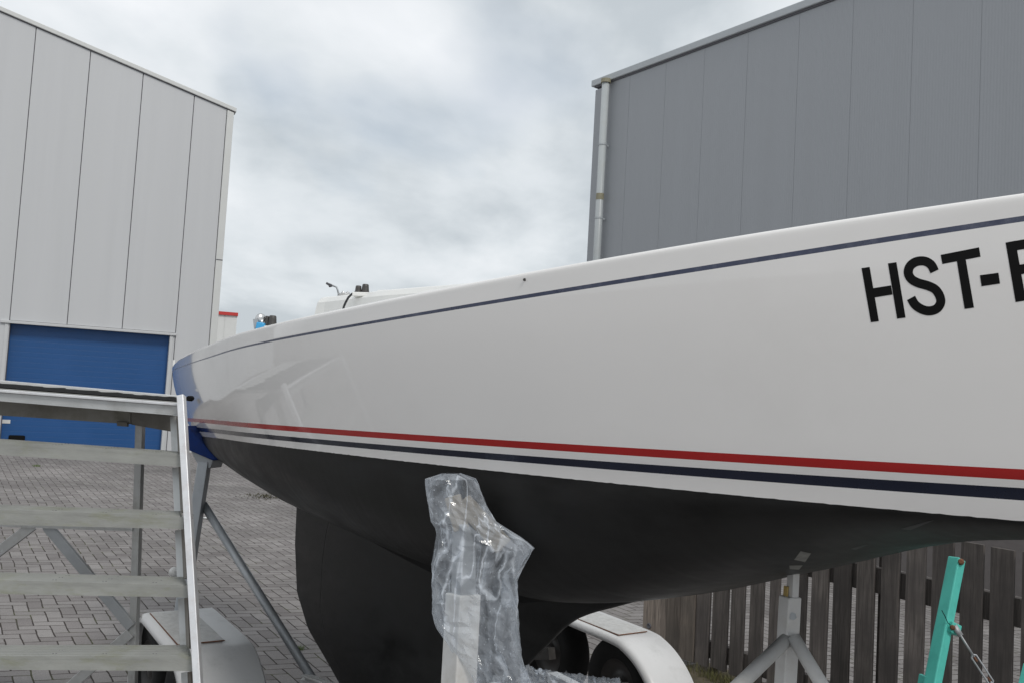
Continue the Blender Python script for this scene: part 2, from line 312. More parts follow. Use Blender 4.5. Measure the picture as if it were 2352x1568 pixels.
w=MB(); PL.box(w,uc+.006,uR,zb,eav(uc)-.03,-.4,.025,0,None,eav(uR)-.03); w.build('corner_trim',trim1,wh,bevel=.01)
w=MB(); hf=.10
PL.box(w,U[0],uR+.05,eav(U[0]),eav(U[0])+hf,-.25,.05,0,eav(uR+.05),eav(uR+.05)+hf); w.build('roof_fascia',trim1,wh,bevel=.01)
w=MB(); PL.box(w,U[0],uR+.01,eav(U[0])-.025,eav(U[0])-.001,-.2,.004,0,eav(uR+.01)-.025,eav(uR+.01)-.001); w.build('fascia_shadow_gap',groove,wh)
w=MB(); PL.box(w,U[0],uR,eav(U[0])+.05,eav(U[0])+.12,-14,-.25,0,eav(uR)+.05,eav(uR)+.12); w.build('roof',roofm,wh)
dr=MB(); gb=gz(PL.P(du1,0).x); n=int((dz-gb)/.115); ph=(dz-gb)/n   # ribbed sectional door panels
for k in range(n):
    z0=gb+k*ph; PL.box(dr,du0,du1,z0+.002,z0+ph-(.007 if k%5==2 else .002),-.26,-.20)
PL.box(dr,du0,du1,gb,dz,-.28,-.202)
door=dr.build('sectional_door',bdoor,wh,bevel=.002)
f=MB(); PL.box(f,du0-.07,du0,gb-.02,dz,-.26,.02); PL.box(f,du1,du1+.07,gb-.02,dz,-.26,.02); PL.box(f,du0-.16,du1+.14,dz,dz+.06,-.26,.05); f.build('door_frame',framem,wh,bevel=.006)
hd=PL.hit(37,1007); f=MB(); PL.box(f,hd[0]-.16,hd[0]+.16,hd[1]-.07,hd[1]+.07,-.2,-.15); f.build('door_handle',rubber,door,bevel=.03)
hd=PL.hit(10,968); f=MB(); PL.box(f,hd[0]-.1,hd[0]+.1,hd[1]-.04,hd[1]+.04,-.2,-.19); f.build('door_label',farw,door)
f=MB(); hd=PL.hit(498,597); PL.box(f,uc+.01,uR-.002,hd[1]-.012,hd[1]+.012,.0252,.028); f.build('trim_joint',groove,wh)
# ------------------------------------------------------------------ right warehouse
PR=Plane(at(1359,400,17.3),at(2352,400,10.7))
e0=PR.hit(1372,196); e1=PR.hit(1893,3)
def eav2(u): return e0[1]+(e1[1]-e0[1])*(u-e0[0])/(e1[0]-e0[0])
w2=thing('warehouse',PR.P(0,gz(PR.P(0,0).x)),'mid grey warehouse with a downpipe at its corner, behind the boat on the right','warehouse')
uL=(PR.hit(1371,200)[0]+PR.hit(1348,598)[0])/2
sx2=[1379,1439,1521,1609,1708,1825,1949,2088,2247]; u2=[PR.hit(q,350)[0] for q in sx2]
pw=u2[-1]-u2[-2]; u2+=[u2[-1]+pw*k for k in range(1,14)]
zb=gz(PR.P(10,0).x)-.3; uE=u2[-1]
w=MB()
for a_,b_ in zip(u2[:-1],u2[1:]): PR.box(w,a_+.0022,b_-.0022,1.05,eav2(a_)-.03,-.02,0,0,None,eav2(b_)-.03)
w.build('wall',wall2,w2)
w=MB(); PR.box(w,uL+.03,uE,1.04,eav2(uL)-.12,-.4,-.004,0,None,eav2(uE)-.12); w.build('wall_core',mat('seam grey',(.26,.275,.29),rough=.6),w2)
w=MB(); PR.box(w,uL+.03,uE,zb,1.04,-.4,-.06); w.build('plinth',plinth,w2)
w=MB(); PR.box(w,uL+.02,uE,zb,eav2(uL)-.15,-12,-.4,0,None,eav2(uE)-.15); w.build('side_wall',wall2,w2)
w=MB(); PR.box(w,uL,u2[0]-.01,1.0,eav2(uL)-.1,-.45,.02,0,None,eav2(u2[0])-.1); w.build('corner_trim',wall2,w2,bevel=.01)
w=MB(); PR.box(w,u2[0]-.01,u2[0]+.012,1.05,eav2(uL)-.1,-.02,.018); w.build('corner_bead',trim2,w2)
w=MB(); PR.box(w,uL-.1,uE,eav2(uL)-.02,eav2(uL)+.11,-.3,.055,0,eav2(uE)-.02,eav2(uE)+.11); w.build('gutter',trim2,w2,bevel=.015)
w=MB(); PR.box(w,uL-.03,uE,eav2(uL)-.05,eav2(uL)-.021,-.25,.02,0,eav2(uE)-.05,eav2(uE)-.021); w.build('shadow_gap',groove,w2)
w=MB(); PR.box(w,uL-.05,uE,eav2(uL)+.05,eav2(uL)+.12,-12,-.3,0,eav2(uE)+.05,eav2(uE)+.12); w.build('roof',roofm,w2)
hp=PR.hit(1404,185); ud=(hp[0]+PR.hit(1384,590)[0])/2
dpz=[.1,2.2,4.4,6.0,eav2(ud)-.05]; w=MB(); q=lambda z,o=.14: PR.P(ud,z,o)
w.tube(q(gz(PR.P(ud,0).x)),q(eav2(ud)-.06),.072,24); dp_=w.build('downpipe',pipem,w2,smooth=True)
for py in (337,503): w=MB(); z=PR.hit(1395,py)[1]; w.tube(q(z-.015),q(z+.015),.078,24); w.bar(q(z,.16),q(z,-.0),.04,.03); w.build('bracket',trim2,dp_)
w=MB(); z=PR.hit(1388,456)[1]; w.tube(q(z-.06),q(z+.06),.076,24); w.build('collar',joint,dp_)
w=MB(); z=eav2(ud); w.tube(q(z-.10),q(z-.025),.095,24); w.build('collar',joint,dp_)
# ------------------------------------------------------------------ far building, street lamp
PF=Plane(at(440,725,60),at(545,727,61)); a_,z_=PF.hit(545,723); far=thing('building',PF.P(a_-9,gz(-25)),'distant white clad building with a red roof edge, between the warehouse and the boat','building')
w=MB(); gg=.5-1
for k in range(12): PF.box(w,a_-.8-(k+1)*1.35+.03,a_-.8-k*1.35-.03,-1,z_-.1,-10,0)
PF.box(w,a_-.77,a_,-1,z_-.1,-10,0); PF.box(w,a_-17,a_-.02,-1,z_-.12,-9.9,-.03); w.build('wall',farw,far)
w=MB(); PF.box(w,a_-17,a_+.05,z_-.1,z_+.12,-10.1,.12); w.build('roof_edge',farr,far)
lp=at(778,676,34); lamp=thing('street_lamp',(lp.x,lp.y,gz(lp.x)),'thin street lamp showing its arm above the boat cabin','street lamp')
w=MB(); w.tube((lp.x,lp.y,gz(lp.x)),lp,.07,12,.045); w.build('pole',galv,lamp,smooth=True)
A_=at(773,660,34); B_=at(762,655.5,34); C_=at(750,652,34)
w=MB(); w.path([lp,lp.lerp(A_,.5)+Vector((.0,0,.02)),A_,A_.lerp(B_,.5),B_],.035); w.build('arm',galv,lamp,smooth=True)
w=MB(); w.hexa([B_+Vector(v) for v in ((0,-.08,-.05),(.03,.08,-.05),(-.1,.08,-.09),(-.1,-.08,-.09),(0,-.08,.03),(.03,.08,.03),(-.1,.08,.07),(-.1,-.08,.07))]); w.bar(B_+Vector((-.08,0,.0)),C_+Vector((0,0,.02)),.2,.09); w.build('lamp_head',lampm,lamp,bevel=.02)
# ------------------------------------------------------------------ sailing boat
C0=np.array([-1.03,5.1]); PHI=R(37); bd=np.array([math.sin(PHI),-math.cos(PHI)]); ad_=np.array([math.cos(PHI),math.sin(PHI)])
def spl(X,Y):
    X=np.array(X,float);Y=np.array(Y,float); m=np.gradient(Y,X)
    def f(x):
        i=min(max(int(np.searchsorted(X,x))-1,0),len(X)-2); h=X[i+1]-X[i]; u=(x-X[i])/h
        return float((2*u**3-3*u**2+1)*Y[i]+(u**3-2*u**2+u)*h*m[i]+(-2*u**3+3*u**2)*Y[i+1]+(u**3-u**2)*h*m[i+1])
    return f
wf=spl([-2.431,-1.544,-.65,.252,1.16,1.544,2.043,2.5,2.924,3.325,3.709,4.074,4.374,4.554],[.168,.407,.613,.786,.923,.942,.925,.868,.774,.644,.481,.294,.112,.004])
CUR=[[(395,834),(431,812),(482,787),(545,767),(583,757),(631,743),(724,720),(784,706),(941,676),(1345,600),(1676,544),(1987,493),(2352,437)],
[(397,849),(479.5,819),(583,792),(686,767),(799,749),(941,727),(1382,654),(1679,602),(2043,556),(2352,516)],
[(434,959),(696,979.5),(1129,1009),(1700,1040),(2352,1084)],[(434,967),(696,992.6),(1129,1023.7),(1700,1061),(2352,1106)],
[(440,979),(696,1004.5),(1129,1041),(1700,1078),(2352,1127)],[(440,988),(696,1015.6),(1129,1056),(1700,1100),(2352,1152)],
[(453,999.6),(696,1030.7),(1129,1081),(1740,1142.4),(2352,1188)]]
def inw(t,k):
    q=max(0,1.2-t)
    return [0,.002,.050,.054,.060,.065,.075][k]*(1+.4*max(0,t-2)**2/(.4+max(0,t-2)))+[0,.02,.5,.55,.7,.8,1][k]*.055*q*q/(1.2+q)
def interp(c,x):
    if x<c[0][0]: return c[0][1]+(x-c[0][0])*(c[1][1]-c[0][1])/(c[1][0]-c[0][0])
    return float(np.interp(x,[p[0] for p in c],[p[1] for p in c]))
polys=[]
for k in range(7):
    T=[]; Hh=[]
    for t_ in np.arange(-1.9,3.65,.1):
        P=C0+bd*t_-ad_*(wf(t_)-inw(t_,k)); lo,hi=0,4
        if t_<0 and proj((P[0],P[1],1.8))[0]<402: continue
        T.append(t_)
        for _ in range(40):
            m_=(lo+hi)/2; px,py=proj((P[0],P[1],m_))
            if py>interp(CUR[k],px): lo=m_
            else: hi=m_
        Hh.append(m_)
    polys.append(np.polyfit(T,Hh,5 if k<2 else 4))
def zk(k,t):
    tt=min(max(t,-1.6),3.65); p=polys[k]; z=np.polyval(p,tt)
    if t>tt: z+=(np.polyval(np.polyder(p),tt))*(t-tt)
    if t<tt: z+=.03*(t-tt)
    return float(z)
df=spl([-2.2,-1.6,-1,-.4,.2,.8,1.4,2.0,2.6,3.1,3.6,4.3],[.0901,.1381,.1864,.2589,.3307,.3863,.4172,.4455,.4296,.2697,.0966,.02])
def sect(t):
    w_=wf(t); e1=float(np.interp(t,[-1,1,2.5,4],[.945,.89,.5375,1.177])); r=[]
    rh=.0024+.0034*min(max(t/3.6,0),1)
    s0=zk(0,t); rb=zk(1,t)
    r.append((w_-.06,s0,0)); r.append((w_-.016,s0+.001,0)); r.append((w_-.008,s0,0)); r.append((w_-.002,s0-.004,0)); r.append((w_,s0-.010,0)); r.append((w_-.0002,s0-.016,0))
    for q_ in (.15,.4,.7,.93): r.append((w_-inw(t,1)*q_,s0-.016+(rb+rh-s0+.016)*q_,0))
    i1=inw(t,1)
    r.append((w_-i1,rb+rh,1)); r.append((w_-i1-.0006,rb-rh,0))
    i2=inw(t,2); z2=zk(2,t)
    for q_ in (.15,.3,.45,.6,.75,.9): r.append((w_-i1-.0006-(i2-i1)*q_**1.5,rb-rh+(z2-rb+rh)*q_,0))
    for k,mi in ((2,2),(3,0),(4,3),(5,0)): r.append((w_-inw(t,k),zk(k,t),mi))
    wl=max(w_-inw(t,6),.002); hw=zk(6,t)+(.0012*noise.noise(Vector((t*60,0,0)))+.0009*noise.noise(Vector((t*190,3,0))))
    d=df(t)
    gk=.21*float(np.interp(t,[.1,.7,1.5,1.95,2.4],[0,.6,1,.75,0]))   # wineglass fairing into the keel root
    for q_ in range(0,35):
        th=math.pi/2*(1-(1-q_/34)**2.0); y=wl*math.cos(th)**e1 if q_<34 else 0
        r.append((y,hw-d*math.sin(th)**1.17-gk*math.exp(-(y/.17)**1.6)*min(1,d/.3),4))
    return [(max(y,0),z,m) for y,z,m in r]
ts=np.concatenate([np.arange(-2.25,4.4,.0125),np.arange(4.4,4.5541,.01)])
base=Vector((C0[0]+bd[0]*1.6,C0[1]+bd[1]*1.6,gz(0)))
boat=thing('sailing_boat',base,'white sailing boat with black bottom, red and navy waterline stripes and black registration letters','sailing boat')
hm=MB(); rings=[]
for t_ in ts:
    sc=sect(t_); idx=[]
    for sg in (1,-1):
        rr=sc if sg==1 else sc[:-1][::-1]
        for y,z,mi in rr:
            idx.append(len(hm.v)); hm.v.append((C0[0]+bd[0]*t_-ad_[0]*y*sg,C0[1]+bd[1]*t_-ad_[1]*y*sg,z))
    rings.append(idx)
ml=[q[2] for q in sect(1.0)]; nn=len(ml); mseq=ml[:nn-1]+ml[:nn-1][::-1]
for A_,B_ in zip(rings[:-1],rings[1:]):
    for i in range(len(A_)-1): hm.f.append([A_[i],B_[i],B_[i+1],A_[i+1]]); hm.m.append(mseq[i])
# close: crowned deck strip and transom
for A_,B_ in zip(rings[:-1],rings[1:]): hm.f.append([A_[0],A_[-1],B_[-1],B_[0]]); hm.m.append(5)
hm.f.append(rings[0][:]); hm.m.append(0)
hull=hm.build('hull',[gel,rubm,redm,navy,anti,deckm],boat,smooth=True)
hull.data.polygons[len(hull.data.polygons)-1].use_smooth=False
bvh=BVHTree.FromPolygons([Vector(v) for v in hm.v],[f for f in hm.f])
def onhull(px,py):
    r=Vector(ray(px,py)).normalized(); h=bvh.ray_cast(Vector(O),r)
    return (h[0],h[1],r) if h[0] is not None else None
# registration lettering, laid on the hull skin
def z7(x,y): return ((2000+x/4.48)*.9408,(450+y/4.48)*.9408)
lt=MB()
def lquad(q,n1=8,n2=2):
    q=[z7(*p) for p in q]; G=[]
    for i in range(n1+1):
        row=[]
        for j in range(n2+1):
            a=i/n1;b_=j/n2
            x=(1-b_)*((1-a)*q[0][0]+a*q[1][0])+b_*((1-a)*q[3][0]+a*q[2][0]); y=(1-b_)*((1-a)*q[0][1]+a*q[1][1])+b_*((1-a)*q[3][1]+a*q[2][1])
            h,nr,r=onhull(x,y); nr=nr if nr.dot(r)<0 else -nr; row.append(h+nr*.0006)
        G.append(row)
    k=len(lt.v)
    for row in G: lt.v+=[tuple(p) for p in row]
    for i in range(n1):
        for j in range(n2): lt.f.append([k+i*(n2+1)+j,k+(i+1)*(n2+1)+j,k+(i+1)*(n2+1)+j+1,k+i*(n2+1)+j+1]); lt.m.append(0)
lquad([(463,920),(565,1510),(653,1498),(552,907)]); lquad([(752,868),(852,1471),(945,1459),(845,855)])
lquad([(583,1140),(785,1108),(803,1208),(603,1240)])
lquad([(1328,775),(1748,692),(1765,795),(1347,875)]); lquad([(1505,843),(1590,1365),(1693,1350),(1602,822)])
lquad([(1757,997),(1960,970),(1978,1088),(1775,1118)])
lquad([(2038,640),(2148,1290),(2262,1272),(2146,620)]); lquad([(2140,622),(2560,552),(2578,655),(2160,725)]); lquad([(2190,882),(2540,822),(2558,925),(2208,987)]); lquad([(2240,1168),(2640,1098),(2660,1210),(2258,1272)])
def smooth_poly(pts,n=8):
    o=[]
    for i in range(len(pts)-1):
        p0=pts[max(i-1,0)];p1=pts[i];p2=pts[i+1];p3=pts[min(i+2,len(pts)-1)]
        for k in range(n):
            u=k/n; o.append(tuple(.5*((2*p1[c])+(-p0[c]+p2[c])*u+(2*p0[c]-5*p1[c]+4*p2[c]-p3[c])*u*u+(-p0[c]+3*p1[c]-3*p2[c]+p3[c])*u**3) for c in (0,1)))
    return o+[pts[-1]]
sp=smooth_poly([(1262,955),(1222,882),(1150,843),(1060,850),(993,900),(975,975),(1010,1040),(1085,1082),(1190,1112),(1272,1155),(1320,1230),(1327,1300),(1285,1362),(1210,1386),(1130,1372),(1050,1320),(1005,1245)],6)
ed=[]
for i,p_ in enumerate(sp):
    q0=sp[max(i-1,0)];q1=sp[min(i+1,len(sp)-1)]; dx,dy=q1[0]-q0[0],q1[1]-q0[1]; l_=math.hypot(dx,dy); nx,ny=-dy/l_*50,dx/l_*50
    ed.append(((p_[0]+nx,p_[1]+ny),(p_[0]-nx,p_[1]-ny)))
for a,b_ in zip(ed[:-1],ed[1:]): lquad([a[0],b_[0],b_[1],a[1]],1,2)
lt.build('registration_lettering',black,boat)
lt=MB()
def z5q(x,y): return (850+x/3.357,(1200+y/3.357)) 
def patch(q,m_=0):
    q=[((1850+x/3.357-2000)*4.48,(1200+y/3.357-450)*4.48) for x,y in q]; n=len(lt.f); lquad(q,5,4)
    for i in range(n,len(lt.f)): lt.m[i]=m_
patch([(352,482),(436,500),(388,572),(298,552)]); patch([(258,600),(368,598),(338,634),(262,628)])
lt.build('pale_patch',mat('pale antifouling patch',(.20,.20,.185),rough=.5,var=.45,vscale=40),boat)  # mottled pale grey patches laid on the bottom paint by the bow post
lt=MB(); patch([(1170,300),(1400,235),(1450,228),(1250,310)]); lt.build('faint_streak',mat('streaked antifouling',(.03,.031,.033),rough=.45,var=.6,vscale=30),boat)  # thin grey streaks laid on the bottom paint
lt=MB(); patch([(760,462),(880,428),(905,432),(800,472)]); lt.build('faint_streak',bpy.data.materials['streaked antifouling'],boat)
# small dark through-hull fitting below the sheer
h,nr,r=onhull(1205,643); w=MB(); w.tube(h+nr*-.002,h-r*.004,.004,10); w.build('drain_fitting',plastg,boat)
# keel and rudder on the centreline plane
def cl(px,py,off=0):   # ray against the centreline plane
    r=ray(px,py); nrm=np.array([ad_[0],ad_[1],0]); p0=np.array([C0[0],C0[1],0])+nrm*off
    t=(p0-O)@nrm/(r@nrm); P=O+r*t; return ((P[:2]-C0)@bd, P[2])
lead=[cl(*p) for p in ((1470,1378),(1427,1390),(1375,1403),(1340,1414),(1318,1424),(1290,1446),(1222,1515))]
trail=[cl(*p) for p in ((683,1160),(679,1247),(683.5,1358),(709,1443),(752.6,1517),(781,1568))]
kb=gz(0)+.22
tb=trail[-1]; tl=(tb[0]+(tb[0]-trail[-2][0])/(trail[-2][1]-tb[1])*(tb[1]-kb) if trail[-2][1]>tb[1] else tb[0]+.1)
trail.append((tl,kb)); 
ld=lead[-1]; sl_=(lead[-1][0]-lead[0][0])/(lead[0][1]-lead[-1][1]); lead.append((ld[0]+sl_*(ld[1]-kb)*.6,kb))
def edge(lst,z):
    lst=sorted(lst,key=lambda p:p[1]); return float(np.interp(z,[p[1] for p in lst],[p[0] for p in lst]))
print('keel trail',trail,'lead',lead)
print('LEADTOP',lead[0],lead[2]); ktop=1.52; kz=np.linspace(kb,ktop,50); hingef=.30
def foil(name,f0,f1,m_,par):
    k=MB(); nC=28; rg=[]
    for z in kz:
        t0=edge(trail,z); t1=edge(lead,z) if z<lead[0][1] else lead[0][0]+(z-lead[0][1])*2.0
        t1=max(t1,t0+.2); idx=[]
        zt=(z-kb)/(ktop-kb)
        for i in range(nC*2):
            c=i/nC if i<=nC else (2*nC-i)/nC; sg=1 if i<=nC else -1
            c=f0+(f1-f0)*(.5-.5*math.cos(math.pi*c))
            th=.085*(2.6*math.sqrt(max(1-c,0))*c**1.05+.05)*(1+1.2*max(0,zt-.6)**1.5)
            tt=t0+(t1-t0)*c
            idx.append(len(k.v)); k.v.append((C0[0]+bd[0]*tt-ad_[0]*th*sg,C0[1]+bd[1]*tt-ad_[1]*th*sg,z))
        rg.append(idx)
    for A_,B_ in zip(rg[:-1],rg[1:]):
        for i in range(len(A_)):
            j=(i+1)%len(A_); k.f.append([A_[i],A_[j],B_[j],B_[i]]); k.m.append(0)
    k.f.append(rg[0][::-1]); k.m.append(0); k.f.append(rg[-1]); k.m.append(0)
    return k.build(name,anti,par,smooth=True)
foil('rudder',0,.1925,anti,boat); foil('keel',.1945,1,anti,boat)
# cabin trunk, cockpit coaming, deck gear
def BP(t,y,z): return Vector((C0[0]+bd[0]*t-ad_[0]*y,C0[1]+bd[1]*t-ad_[1]*y,z))
zc=at(738,688,BP(.88,.5,0).y).z; print('cabin top',zc)
k=MB(); rg=[]
secs=[(.93,.585,-.9),(1.02,.56,1),(1.08,.55,1),(1.6,.55,1),(2.4,.46,1),(2.9,.36,.7),(3.2,.28,-.5)]
for t_,hw_,fr in secs:
    z0=1.85; zt=zc if fr>=1 else z0+(zc-z0)*max(0,.15+.7*(fr+.9)/1.9)
    idx=[]
    for y,z in ((hw_+.03,z0),(hw_+.012,zt-.03),(hw_-.005,zt-.008),(hw_-.03,zt),(hw_*.5,zt+.004),(0,zt+.006),(-hw_*.5,zt+.004),(-hw_+.03,zt),(-hw_+.005,zt-.008),(-hw_-.012,zt-.03),(-hw_-.03,z0)):
        idx.append(len(k.v)); k.v.append(tuple(BP(t_,y,z)))
    rg.append(idx)
for A_,B_ in zip(rg[:-1],rg[1:]):
    for i in range(len(A_)-1): k.f.append([A_[i],B_[i],B_[i+1],A_[i+1]]); k.m.append(0)
k.f.append(rg[0]); k.m.append(0); k.f.append(rg[-1][::-1]); k.m.append(0)
k.build('cabin',deckm,boat,weld=True,bevel=.006)
k=MB(); P1=at(855,668,4.15); P2=at(990,660,BP(1.55,.28,0).y)
rg=[]
for t_,hw_,zz in ((.98,.30,zc-.02),(1.03,.30,P1.z),(1.55,.28,P2.z),(1.75,.27,P2.z-.01),(2.3,.22,P1.z-.02),(2.8,.18,zc-.02)):
    idx=[]
    for y,z in ((hw_+.02,zc-.04),(hw_,zz-.015),(hw_-.02,zz),(0,zz+.01),(-hw_+.02,zz),(-hw_,zz-.015),(-hw_-.02,zc-.04)):
        idx.append(len(k.v)); k.v.append(tuple(BP(t_,y,z)))
    rg.append(idx)
for A_,B_ in zip(rg[:-1],rg[1:]):
    for i in range(len(A_)-1): k.f.append([A_[i],B_[i],B_[i+1],A_[i+1]]); k.m.append(0)
k.f.append(rg[0]); k.m.append(0); k.build('sliding_hatch',deckm,boat,weld=True,bevel=.006)
def winch(px0,px1,ytop,ybot,Y,par):
    c=at((px0+px1)/2,ybot,Y); r=(px1-px0)/2*Y/F; h=(ybot-ytop)*Y/F
    k=MB(); k.lathe([(0,0),(0,r*1.05),(h*.12,r*1.05),(h*.3,r*.95),(h*.7,r*.86),(h*.93,r*.8),(h,r*.62),(h,0)],c,(0,0,1),24); return k.build('winch',plastg,par,smooth=True)
def cleat_pair(drums,Y,plate,par):
    for d in drums: winch(*d,Y,par)
    p0=at(plate[0],plate[3],Y);p1=at(plate[1],plate[3],Y); z1=at(plate[0],plate[2],Y).z
    k=MB(); k.bar(Vector((p0.x,p0.y,(p0.z+z1)/2)),Vector((p1.x,p1.y,(p1.z+z1)/2)),.07,abs(z1-p0.z)+.004); k.build('winch_base',deckm,par,bevel=.003)
Yw=3.66
cleat_pair([(814.5,830.5,656.5,675),(829.5,847.5,653,673.5)],Yw,(812,852,674,681),boat)
k=MB(); k.path([at(*p,Yw-.02) for p in ((816,672),(808,676),(800,684),(794,695),(790,704),(787,716))],.0048); k.build('rope',ropem,boat,smooth=True)
k=MB(); k.tube(at(778,677,3.95),at(803,674.5,3.95),.006,8); k.tube(at(786,676,3.95),at(790,671,3.95),.008,8); k.tube(at(795,676,3.95),at(801,671,3.95),.006,8); k.build('cleat',chrome,boat,smooth=True)
Yw=3.9
cleat_pair([(607,617,726,752),(614.5,635,725,752)],Yw,(600,640,750,770),boat)
k=MB(); c=at(599,733,Yw); k.lathe([(-.008,0),(-.008,.018),(0,.024),(.008,.018),(.008,0)],c,(.5,-.86,0),20); k.bar(at(600,748,Yw),at(601,733,Yw),.02,.016,(0,1,0)); k.build('block',chrome,boat,smooth=True)
k=MB(); k.bar(at(590,760,Yw-.02),at(587,733,Yw-.02),.02,.012,(0,1,0)); k.build('block_strap',galv,boat)
k=MB(); k.bar(at(595,770,Yw-.03),at(600,741,Yw-.03),.035,.03,(0,1,0)); k.build('blue_block',bluep,boat,bevel=.006)
k=MB(); q0=BP(-1.24,.12,zk(0,-1.24)); 
q0=at(399,834,6.5); k.tube(q0-Vector((0,0,.02)),q0+Vector((0.0,0,.025)),.007,10); k.build('stern_fairlead',deckm,boat)
# ------------------------------------------------------------------ boat trailer
tb_=Vector((.545,-.839,0)); ta_=Vector((.839,.545,0))
trailer=thing('boat_trailer',(-.5,4.9,0),'white and galvanised boat trailer with tandem wheels, fenders and support posts under the boat','trailer')
def fender(corner,wx):
    c=Vector(corner); k=MB(); prof=[]
    # s along the trailer (+ towards the bow), z relative to the flat top
    for s,z in ((-.90,-.42),(-.89,-.30),(-.86,-.19),(-.81,-.10),(-.75,-.045),(-.69,-.012),(-.64,0),(-.3,0),(.0,-.004),(.10,-.022),(.20,-.065),(.29,-.13),(.36,-.21),(.40,-.30),(.42,-.40)): prof.append((s,z))
    pr=smooth_poly(prof,8); lat0,lat1=-.045,.245+wx; T=.004
    def P(s,l,z): return c+tb_*s+ta_*l+Vector((0,0,z))
    sec=[(lat0,-.042),(lat0+.001,-.026),(lat0+.008,-.012),(lat0+.02,-.004),(lat0+.036,0),(lat1-.012,0),(lat1,-.012),(lat1,-.055)]
    rg=[]
    for i,(s,z) in enumerate(pr):
        a0=pr[max(i-1,0)];a1=pr[min(i+1,len(pr)-1)]; d=Vector((a1[0]-a0[0],a1[1]-a0[1])).normalized(); nx,nz=-d.y,d.x
        rg.append([P(s+nx*o,l,z+nz*o) for l,o in sec]+[P(s+nx*(o-T),l+(.004 if l<.1 else -.004),z+nz*(o-T)) for l,o in sec[::-1]])
    for r_ in rg: k.v+=[tuple(q) for q in r_]
    m_=len(rg[0])
    for i in range(len(rg)-1):
        for j in range(m_):
            l=(j+1)%m_; k.f.append([i*m_+j,i*m_+l,(i+1)*m_+l,(i+1)*m_+j]); k.m.append(0)
    k.f.append(list(range(m_))); k.m.append(0); k.f.append(list(range((len(rg)-1)*m_,len(rg)*m_))[::-1]); k.m.append(0)
    fo=k.build('fender',fendm,trailer,smooth=True,org=c)
    k=MB(); z0=.0035; k.hexa([P(-.64,0,z0-.006),P(0,0,z0-.006),P(0,.215,z0-.006),P(-.64,.215,z0-.006),P(-.64,0,z0+.003),P(0,0,z0+.003),P(0,.215,z0+.003),P(-.64,.215,z0+.003)]); k.build('step_plate',tread,fo,bevel=.004)
    k=MB(); k.path([P(-.64,-.003,.002),P(-.003,-.003,.002),P(.0,.0,.002),P(.0,.218,.002)],.003,6); k.build('rust_seam',rust,fo)
    for ws in (-.72,-.02):
        wc=P(ws,.09,0); wc.z=gz(wc.x)+.275
        k=MB(); k.lathe([(-.07,.15),(-.082,.19),(-.085,.23),(-.075,.262),(-.05,.275),(.05,.275),(.075,.262),(.085,.23),(.082,.19),(.07,.15)],wc,ta_,48); wo=k.build('tyre',tyrem,trailer,smooth=True)
        k=MB(); k.lathe([(-.07,.152),(-.055,.14),(-.03,.10),(-.045,.05),(-.06,.045),(-.065,0)],wc,ta_,36); k.lathe([(.07,.152),(.02,.14),(.01,0)],wc,ta_,36); k.build('rim',plastg,wo,smooth=True)
        wo['label']='black tyre on a grey rim'
    return fo
c1=at(410,1481,4.34); c2=at(1421,1458,5.26); print('fender corners',c1,c2)
fender(c1,.10); fender(c2,.03)
# chassis: beams, axles
k=MB(); cz=.40
mid=(Vector(c1)+Vector(c2))/2; mid.z=0
def TP(s,l,z): return Vector((mid.x,mid.y,0))+tb_*s+ta_*l+Vector((0,0,z))
for l in (-.62,.62):
    k.bar(TP(.35,l,cz),TP(1.6,l,cz),.06,.1); k.bar(TP(1.6,l,cz),TP(3.6,0,cz),.06,.1)
k.bar(TP(1.2,-.62,cz),TP(1.2,.62,cz),.06,.08); k.bar(TP(3.4,0,cz),TP(4.6,0,cz),.08,.08)
k.build('chassis',wpaint,trailer,bevel=.004)
for s_o in (-.72,-.02):
    for cc in (c1,c2):
        wc=Vector(cc)+tb_*s_o+ta_*.09; wc.z=gz(wc.x)+.275; sg=1 if cc is c1 else -1; k=MB(); k.tube(wc,wc+ta_*.2*sg,.03,16); k.bar(wc+ta_*.19*sg,wc+ta_*.19*sg+tb_*.22+Vector((0,0,.06)),.05,.07); k.build('suspension_arm',plastg,trailer)
# stern support: leaning post, bracket, blue pad, brace tube
Ya=5.35
k=MB(); pt=at(470,1062,Ya); pb=at(411,1440,Ya-.25); k.bar(pt,pb+(pb-pt).normalized()*.35,.062,.07,(0,1,0)); sp1=k.build('support_post',galv,trailer,bevel=.004)
k=MB(); A1=at(437,1032,Ya-.03);B1=at(489,1056,Ya-.03);D1=at(452,1062,Ya-.03);E1=at(482,1075,Ya-.03); dv_=Vector((.03,.12,0))
k.hexa([D1,E1,E1+dv_,D1+dv_,A1,B1,B1+dv_,A1+dv_]); k.build('pad_bracket',galv,sp1,bevel=.003)
k=MB(); A2=at(426,975,Ya-.05);B2=at(500,1052,Ya-.05);E2=at(489,1057,Ya-.05);D2=at(425,1030,Ya-.05); dv_=Vector((.05,.16,0))
k.hexa([D2,E2,E2+dv_,D2+dv_,A2,B2,B2+dv_,A2+dv_]); k.build('pad',bluepad,sp1,bevel=.008)
k=MB(); k.tube(at(468,1158,Ya-.02),at(716,1556,4.62),.0235,20); k.build('brace',galv,trailer,smooth=True)
k=MB(); k.bar(at(701,1549,4.62),at(800,1586,4.35),.045,.012); k.bar(at(701,1560,4.62),at(800,1597,4.35),.008,.06); k.bar(at(706,1556,4.66),at(706,1640,4.66),.06,.05,(0,1,0)); k.build('crossbeam',wpaint,trailer,bevel=.003)
k=MB(); e0_=at(412,1318,Ya-.15); e1_=at(390,1309,Ya-.2); d_=(e1_-e0_).normalized(); k.lathe([(0,.02),(.05,.028),(.07,.03),(.085,.026),(.095,.012),(.097,0)],e0_-d_*.03,d_,20); k.build('end_cap',wpaint,trailer,smooth=True)
